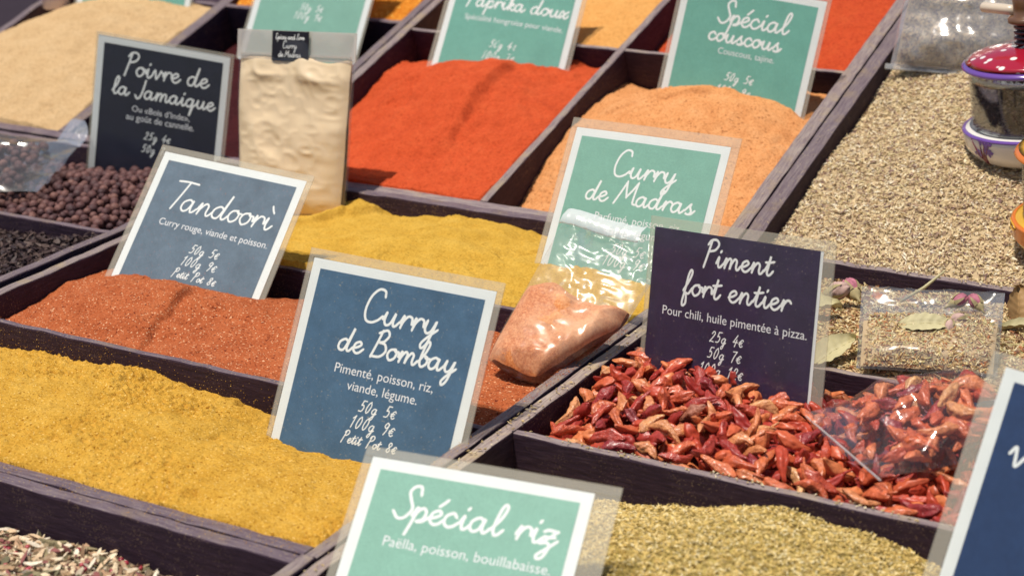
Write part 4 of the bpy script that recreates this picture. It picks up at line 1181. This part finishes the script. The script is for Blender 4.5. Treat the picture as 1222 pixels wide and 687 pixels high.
def rosebud(M, label, pal=M_PET, group='dried rosebuds', s=1.0):
    root = tag(empty('rosebud', M), label, 'rosebud', group)
    n1, n2 = 30, 16; V = []; F = []
    for i in range(n2):
        t = i / (n2 - 1); rr = .0052 * s * (math.sin(math.pi * min(1, t * .78 + .14)) ** .8) * (1 if t < .98 else .3)
        for k in range(n1):
            a = 2 * math.pi * k / n1
            ph = (a * 5 / (2 * math.pi) + t * 1.3) % 1.0
            V.append(((rr * (1 + .16 * ph - .08) + .0003 * s * math.sin(9 * a)) * math.cos(a), (rr * (1 + .16 * ph - .08)) * math.sin(a), .003 * s + t * .0125 * s + .0012 * s * ph * t))
    for i in range(n2 - 1):
        for k in range(n1):
            k2 = (k + 1) % n1; F.append((i * n1 + k, i * n1 + k2, (i + 1) * n1 + k2, (i + 1) * n1 + k))
    F.append(tuple(range(n1))[::-1]); F.append(tuple((n2 - 1) * n1 + k for k in range(n1)))
    b = MB(); b.add(V, F); b.build('petals', pal, root)
    b = MB(); V, F = lathe([(.0008 * s, -.004 * s), (.0010 * s, -.001 * s), (.0026 * s, .0004 * s), (.0036 * s, .003 * s), (.0040 * s, .0052 * s)], 14); b.add(V, F)
    for k in range(5):
        a = k * 1.2566; V = []; F = []
        for i in range(6):
            t = i / 5; rr = (.0043 + .0014 * math.sin(t * 2.6)) * s; w = .0017 * s * (1 - t) ** .7 + .0001; z = (.004 + .0085 * t) * s
            for sg in (-1, 1):
                V.append((rr * math.cos(a) - sg * w * math.sin(a), rr * math.sin(a) + sg * w * math.cos(a), z))
        for i in range(5): F.append((i * 2, i * 2 + 1, i * 2 + 3, i * 2 + 2))
        b.add(V, F)
    b.build('calyx', M_CAL, root)
    return root


def leaf(M, label, L, Wd, mat=M_BAY, group='dry bay leaves', curl=.004):
    n, m = 26, 9; V = []; F = []
    for s_ in (1, -1):
        for i in range(n):
            t = i / (n - 1); w = Wd / 2 * (math.sin(math.pi * t ** .85) ** .75 + .02)
            for j in range(m):
                a = 2 * j / (m - 1) - 1
                z = curl * (a * a) * (1 if s_ else 1) + .003 * math.sin(t * 3.3) + .0005 * math.sin(t * 42 - abs(a) * 6) - .0012 * math.exp(-(a * 7) ** 2)
                V.append(((t - .5) * L, a * w * (1 + .05 * math.sin(t * 30)), z + .00015 * s_))
    k0 = n * m
    for i in range(n - 1):
        for j in range(m - 1):
            q = (i * m + j, (i + 1) * m + j, (i + 1) * m + j + 1, i * m + j + 1); F.append(q); F.append(tuple(k0 + x for x in q[::-1]))
    b = MB(); b.add(V, F); V, F = tube([(-.5 * L, 0, .0002), (0, 0, .0022), (.48 * L, 0, -.0003)], [.0005, .0004, .0002], 6); b.add(V, F)
    o = b.build('bay_leaf', mat, None, True, M)
    return tag(o, label, 'leaf', group)


rosebud(xf(-.473, 1.222, .007, .4, 1.2, 0), 'pale rosebud beside the right edge of the Piment card', M_PET2, s=1.25)
rosebud(xf(-.449, 1.228, .007, 2.4, 1.25, 0), 'pink and cream rosebud between the Piment card and the potpourri bag', s=1.3)
rosebud(xf(-.505, 1.205, .006, 1.2, 1.3, 0), 'rosebud lying behind the Piment card', M_PET2)
b = MB(); r3 = np.random.default_rng(4)
for i in range(7):
    b.add(OCT * np.array([.0045, .003, .0028]) * (.6 + .6 * r3.random()) + (r3.random(3) - .5) * np.array([.009, .007, .003]), OCF)
tag(b.build('orange_peel_bit', mat_plain('orange peel', (.50, .13, .02), .5, .4, 0, .3, 200), None, False, xf(-.434, 1.228, .010, 0, 0, 0)), 'orange dried fruit bit beside the pink and cream rosebud', 'dried fruit')
leaf(xf(-.428, 1.128, .004, 1.0, -.35, .3), 'pale bay leaf lying below the left edge of the potpourri bag', .040, .020)
leaf(xf(-.470, 1.195, .006, .2, -.2, .2), 'pale bay leaf below the two rosebuds beside the Piment card', .042, .018)
leaf(xf(-.336, 1.252, .010, 1.9, -.9, .4), 'brown curled leaf standing behind the right edge of the potpourri bag', .034, .022, M_BAY2)
leaf(xf(-.318, 1.225, .006, .3, -.1, .2), 'long pale leaf lying right of the potpourri bag', .045, .010)
V, F = tube([(-.020, 0, .0), (0, .001, .004), (.018, 0, .012)], [.0011, .0013, .0008], 7)
b = MB(); b.add(V, F); tag(b.build('dry_stalk', M_BAY, None, True, xf(-.408, 1.262, .006, .6, -.3, 0)), 'pale dry stalk poking up behind the potpourri bag', 'stalk')

# clear bag of potpourri
bag = frame3((-.3600, 1.1225, .0035), (.083, .024, 0), (-.012, .062, .034))
root = tag(empty('spice_bag', bag), 'flat clear bag of potpourri with pink rosebuds, leaning on the thin divider', 'bag', 'clear plastic bags of spices')
pp = Pouch(.098, .075, .0085, lambda q: np.clip(1.15 - q, 0, 1) ** .7 * np.clip(q * 5, 0, 1) ** .5, 41, .0018, .028, hw=lambda q: .95 + .05 * q, cprof=lambda q: .5 + .9 * q)
pp.film(MB(), 50, 50).build('film', M_FILMC, root)
b = MB(); pp.fill(b, .02, .60, .94, slope=.03, wave=.03, cscale=.4)
r_ = np.random.default_rng(50); nF = sum(len(v) for v in b.V); NB = len(b.F)
P = []
for it in range(3600):
    a = r_.random() * 1.8 - .9; q = .03 + .60 * r_.random(); p = pp.sheet(np.array([a]), np.array([q]), 1, .94, .4)[0]; p[2] += (r_.random() - .5) * .0012; P.append(p)
P = np.array(P); v, f = flakes(P[:2400], .0050, .0013, .0010, r_, OCT, OCF, .25); b.add(v, f, 1)
v, f = flakes(P[2400:], .0026, .0015, .0011, r_, STK, STF, .6); b.add(v, f, 1)
b.build('herb_filling', [M_POB, M_POT], root, False)
for (x, y, yaw, lb, pal) in ((.012, .058, .6, 'pink rosebud in the potpourri bag, uppermost and leftmost of its four', M_PET), (.034, .056, 2.2, 'pink rosebud at the upper right inside the potpourri bag', M_PET),
                             (.026, .049, 3.6, 'cream rosebud in the middle of the cluster inside the potpourri bag', M_PET2), (.014, .046, 4.6, 'small rosebud with a pink tip above the leaf inside the potpourri bag', M_PET2)):
    rosebud(bag @ xf(x, y, .0035, yaw, 1.45, 0), lb, pal, 'dried rosebuds', .88)
leaf(bag @ xf(-.002, .037, .0062, .10, 0, 0), 'pale bay leaf inside the potpourri bag', .040, .015, curl=.001)

# clear bag of herbs at the top right
M_WHB = mat_film('hazy bag film', (.95, .95, .95), .20, .22, .10, 25, .5, .006, (.86, .82, .82))
Mb = BACK @ Vector((-.512, .305, -.004))
bag = frame3(Mb, (1, .02, .01), tuple(BACK.to_3x3() @ Vector((.05, .75, .66))))
root = tag(empty('spice_bag', bag), 'hazy clear bag of grey green herbs behind the pepper mill at the top edge', 'bag', 'clear plastic bags of spices')
ph_ = Pouch(.115, .15, .015, lambda q: np.clip(1.2 - q, 0, 1) ** .5 * np.clip(q * 6, 0, 1) ** .5, 61, .0045, .036)
ph_.film(MB(), 50, 50).build('film', M_WHB, root)
b = MB(); slab(b, -.062, .062, -.003, .002, -.0015, .0015); b.build('sealed_edge', M_SEAM, root, False)
b = MB(); ph_.fill(b, .03, .85, .86, wave=.03, cscale=.5)
P = []
for it in range(3000):
    a = r_.random() * 1.8 - .9; q = .03 + .8 * r_.random(); p = ph_.sheet(np.array([a]), np.array([q]), 1, .86, .5)[0]; P.append(p)
v, f = flakes(np.array(P), .0060, .0022, .0014, r_, OCT, OCF, .35); b.add(v, f, 1)
M_GGH = mat_island('grey green herb', [(.46, .40, .26), (.34, .30, .20), (.22, .18, .16), (.55, .48, .34), (.16, .12, .12), (.42, .34, .22)])
b.build('herb_filling', [M_HB, M_GGH], root, False)


# ------------------------------------------------------------------ painted pepper mills
M_CER = mat_plain('white glazed ceramic', (.80, .76, .70), .14, .6, .6, .04)
M_LIDR = NM('red glaze with white dots')
vn = M_LIDR.n('TexVoronoi'); vn.inputs['Scale'].default_value = 95; M_LIDR.l(M_LIDR.obj(), vn.inputs['Vector'])
M_LIDR.set(Base_Color=M_LIDR.ramp(vn.outputs['Distance'], [(.24, (.82, .76, .72)), (.30, (.36, .010, .028))]), Roughness=.15, Coat_Weight=.6); M_LIDR = M_LIDR.m
M_PURPLE = mat_plain('purple glaze', (.16, .07, .34), .15, .6, .6, .1)
M_GREEN = mat_plain('green glaze', (.06, .15, .06), .2, .5, .4)
M_STEM = mat_plain('maroon glaze', (.20, .03, .06), .2, .5, .4)
M_BRN = mat_plain('brown turned wood', (.16, .075, .035), .35, .5, .3, .3, 120)
M_BEI = mat_plain('cream handle', (.66, .55, .42), .3, .5, .3, .08)
M_COIL = mat_plain('dark metal coil', (.10, .06, .07), .3, .6, .2)
M_COIL.node_tree.nodes['Principled BSDF'].inputs['Metallic'].default_value = .8
M_GLASS = mat_film('jar glass', (.90, .93, .95), .02, .03, .10, 6, .02, .001)
M_PEP = mat_island('mixed peppercorns', [(.09, .05, .05), (.18, .10, .08), (.30, .20, .15), (.12, .07, .09), (.36, .26, .20), (.05, .03, .035)], .6, .3)
M_ORG = mat_plain('orange glaze', (.72, .19, .02), .2, .5, .5, .1)
M_YLG = mat_plain('yellow glaze', (.74, .42, .045), .2, .5, .5, .15, 40)


def mill(M, label, kind, handle=.6):
    root = tag(empty('pepper_mill', M), label, 'pepper mill', 'painted pepper mills')
    prof = [(.030, 0), (.040, .001), (.050, .008), (.0555, .018), (.0570, .030), (.0572, .0345), (.0550, .0365), (.046, .0365)]
    prof = [(a_, z_ * .92) for a_, z_ in prof]
    b = MB(); V, F = lathe(prof, 64); b.add(V, F); base = b.build('base', M_CER if kind == 0 else M_YLG, root)
    b = MB(); V, F = lathe([(.0572, .0312) if kind == 0 else (.0566, .018), (.0577, .0322), (.0577, .0330), (.0560, .0341), (.0545, .0341)], 64, False); b.add(V, F)
    b.build('painted_rim', M_PURPLE if kind == 0 else M_ORG, base)
    b = MB(); V, F = lathe([(.0485, .0376), (.0490, .05), (.0500, .085), (.0510, .0955), (.0495, .0955), (.0485, .085), (.0475, .05), (.0470, .0376)], 64, False); b.add(V, F); b.build('glass_jar', M_GLASS, root)
    r_ = np.random.default_rng(90 + kind); b = MB(); V, F = lathe([(.044, .038), (.0455, .06), (.0450, .083), (.03, .088)], 40); b.add(V, F, 0)
    n = 1500; a = r_.random(n) * 6.283; z = .039 + .047 * r_.random(n); P = np.stack([.0455 * np.cos(a), .0455 * np.sin(a), z], -1)
    v, f = flakes(P, .0056, .0034, .0030, r_, STK, STF, .9); b.add(v, f, 1); b.build('pepper_filling', [M_CLB, M_PEP], root, False)
    b = MB(); V, F = lathe([(.050, .0956), (.0545, .0965), (.0560, .0985), (.0545, .1005), (.050, .1035)], 64); b.add(V, F); lid = b.build('lid_rim', M_PURPLE if kind == 0 else M_ORG, root)
    b = MB(); V, F = lathe([(.0525, .1030), (.047, .1062), (.036, .1105), (.024, .1132), (.014, .1145)], 64); b.add(V, F); b.build('lid', M_LIDR if kind == 0 else M_YLG, root)
    b = MB(); t = np.linspace(0, 1, 90); V, F = tube(np.stack([.0105 * np.cos(t * 25), .0105 * np.sin(t * 25), (.115 + t * .021)], -1), .0018, 8); b.add(V, F)
    V, F = lathe([(.007, .119), (.007, .139)], 20); b.add(V, F); b.build('coil', M_COIL, root)
    b = MB(); V, F = lathe([(.014, .1375), (.0165, .1385), (.0165, .1425), (.0140, .1440), (.0115, .1445), (.0120, .153), (.0125, .1640), (.0110, .1660)], 32); b.add(V, F); b.build('knob', M_BRN, root)
    b = MB()
    for sg in (-1, 1):
        ca, sa = math.cos(handle), math.sin(handle)
        V, F = tube([(sg * .012 * ca, sg * .012 * sa, .1475), (sg * .02 * ca, sg * .02 * sa, .1475), (sg * .044 * ca, sg * .044 * sa, .1478), (sg * .0455 * ca, sg * .0455 * sa, .1478)], [.0048, .0050, .0052, .004], 14); b.add(V, F)
    b.build('handle', M_BEI, root)
    for c_ in root.children:
        if not c_.name.startswith('base'): c_.location.z -= .0030
    if kind == 0:
        rs = np.random.default_rng(8)

        def surf(a, z, o=.0004):
            rr = np.interp(z, [p[1] for p in prof[:6]], [p[0] for p in prof[:6]]) + o
            return np.array([rr * math.cos(a), rr * math.sin(a), z])
        for a0 in np.arange(0, 6.28, 1.05):
            pf = MB(); sf = MB()
            for k in range(7):
                a1 = a0 + (rs.random() - .5) * .55; z1 = .020 + .012 * rs.random()
                pts_ = [surf(a0 + (a1 - a0) * t, .006 + (z1 - .006) * t ** .8, .0003) for t in np.linspace(0, 1, 9)]
                V, F = tube(pts_, np.linspace(.0009, .0003, 9), 6); sf.add(V, F)
            for k in range(9):
                a1 = a0 + (rs.random() - .5) * .42; z1 = .016 + .015 * rs.random(); c_ = surf(a1, z1)
                for j in range(3):
                    an = j * 2.1 + rs.random(); da, dz = .075 * math.cos(an), .0042 * math.sin(an)
                    P = []
                    for (s1, s2) in ((1, 0), (0, 1), (-1, 0), (0, -1)):
                        aa = a1 + da * (.5 + .6 * s1) - .030 * s2 * math.sin(an); zz = z1 + dz * (.5 + .6 * s1) + .0022 * s2 * math.cos(an)
                        P.append(surf(aa, min(zz, .0335), .0004))
                    top = surf(a1 + da * .5, min(z1 + dz * .5, .0335), .0009); P.append(top)
                    pf.add(P, [(0, 1, 4), (1, 2, 4), (2, 3, 4), (3, 0, 4)])
            pf.build('painted_flower', M_PURPLE, base); sf.build('painted_stem', M_STEM, base)
    else:
        for a0 in np.arange(0, 6.28, .9):
            b = MB(); t = np.linspace(0, 1, 16); P = [((.0582) * math.cos(a0 + .25 * s_ * math.cos(s_ * 9)), .0582 * math.sin(a0 + .25 * s_ * math.cos(s_ * 9)), .030 + .0035 * math.sin(s_ * 9)) for s_ in t]
            V, F = tube(P, .0006, 6); b.add(V, F); b.build('painted_swirl', M_YLG, base)
    return root


def mill_frame(bx, by, drop, lean):
    p = BACK @ Vector((bx, by, drop))
    return Matrix.Translation(p) @ Matrix.Rotation(R(lean[0]), 4, 'Y') @ Matrix.Rotation(R(lean[1]), 4, 'X') @ Matrix.Diagonal((1, 1, .86, 1))


mill(mill_frame(-.400, .183, -.005, (-5.0, 3.0)), 'pepper mill with a red spotted lid and purple flowers on its white base', 0, -.35)
mill(mill_frame(-.322, .060, -.006, (-2.0, 4.0)), 'orange and yellow pepper mill cut off by the right edge of the picture', 1, -.5)

# pale jar at the top left
M_JAR = mat_plain('pale pinkish ceramic', (.58, .47, .46), .35, .5, .3, .05)
V, F = lathe([(.013, 0), (.0155, .0015), (.0162, .02), (.0160, .05), (.0150, .053), (.0138, .053), (.0140, .03), (.002, .028)], 40); b = MB(); b.add(V, F)
o = b.build('spice_jar', M_JAR, None, True, Matrix.Translation(BACK @ Vector((-1.569, .243, .002))))
tag(o, 'small pale jar standing behind the sand coloured heap at the top left', 'jar')

# ------------------------------------------------------------------ spilt grains on the wooden edges
def spill(name, pts_, size, mat, label, seed):
    r_ = np.random.default_rng(seed)
    v, f = flakes(np.array(pts_), size, size * .5, size * .35, r_, OCT, OCF, .3)
    tag(mesh(name, v, f, mat, None, False), label, 'spilt spice', None, 'stuff')


r_ = np.random.default_rng(61)
YG = mat_island('spilt yellow grains', [(.63, .33, .04), (.55, .27, .03), (.72, .43, .09)], .9, .1)
RG = mat_island('spilt red grains', [(.50, .13, .04), (.42, .09, .03), (.62, .24, .09)], .9, .1)
HG = mat_island('spilt herb bits', [(.78, .62, .34), (.62, .46, .22), (.5, .38, .2), (.84, .72, .48)], .8, .1)
P = [(-1.07 + .48 * r_.random(), .7375 - .0195 * r_.random() ** 2.2, .0012) for _ in range(900)]
P += [(-.588 + .009 * r_.random(), .74 + .17 * r_.random(), .0012) for _ in range(120)]
P += [(-1.06 + .46 * r_.random(), .9185 - .0012 * r_.random(), -.002 - .030 * r_.random() ** .6) for _ in range(900)]
spill('spilt_yellow_powder', P, .0011, YG, 'yellow grains scattered on the front edge and back wall of the mustard curry cell', 62)
P = [(-.588 + .009 * r_.random(), .93 + .18 * r_.random() ** .8, .0012) for _ in range(420)]
P += [(-1.06 + .46 * r_.random(), .9195 + .005 * r_.random(), .0002) for _ in range(260)]
spill('spilt_red_powder', P, .0011, RG, 'brick red grains scattered on the edges of the middle cell', 63)
P = [(-.5755 + .009 * r_.random(), .62 + .5 * r_.random(), .0012) for _ in range(150)]
P += [(-.56 + .46 * r_.random(), 1.312 + .007 * r_.random(), .0008) for _ in range(260)]
P += [(-.56 + .46 * r_.random(), .9225 + .006 * r_.random(), -.0004) for _ in range(120)]
spill('spilt_herb_bits', P, .0028, HG, 'straw coloured herb bits scattered on the edges of the chilli tray', 64)
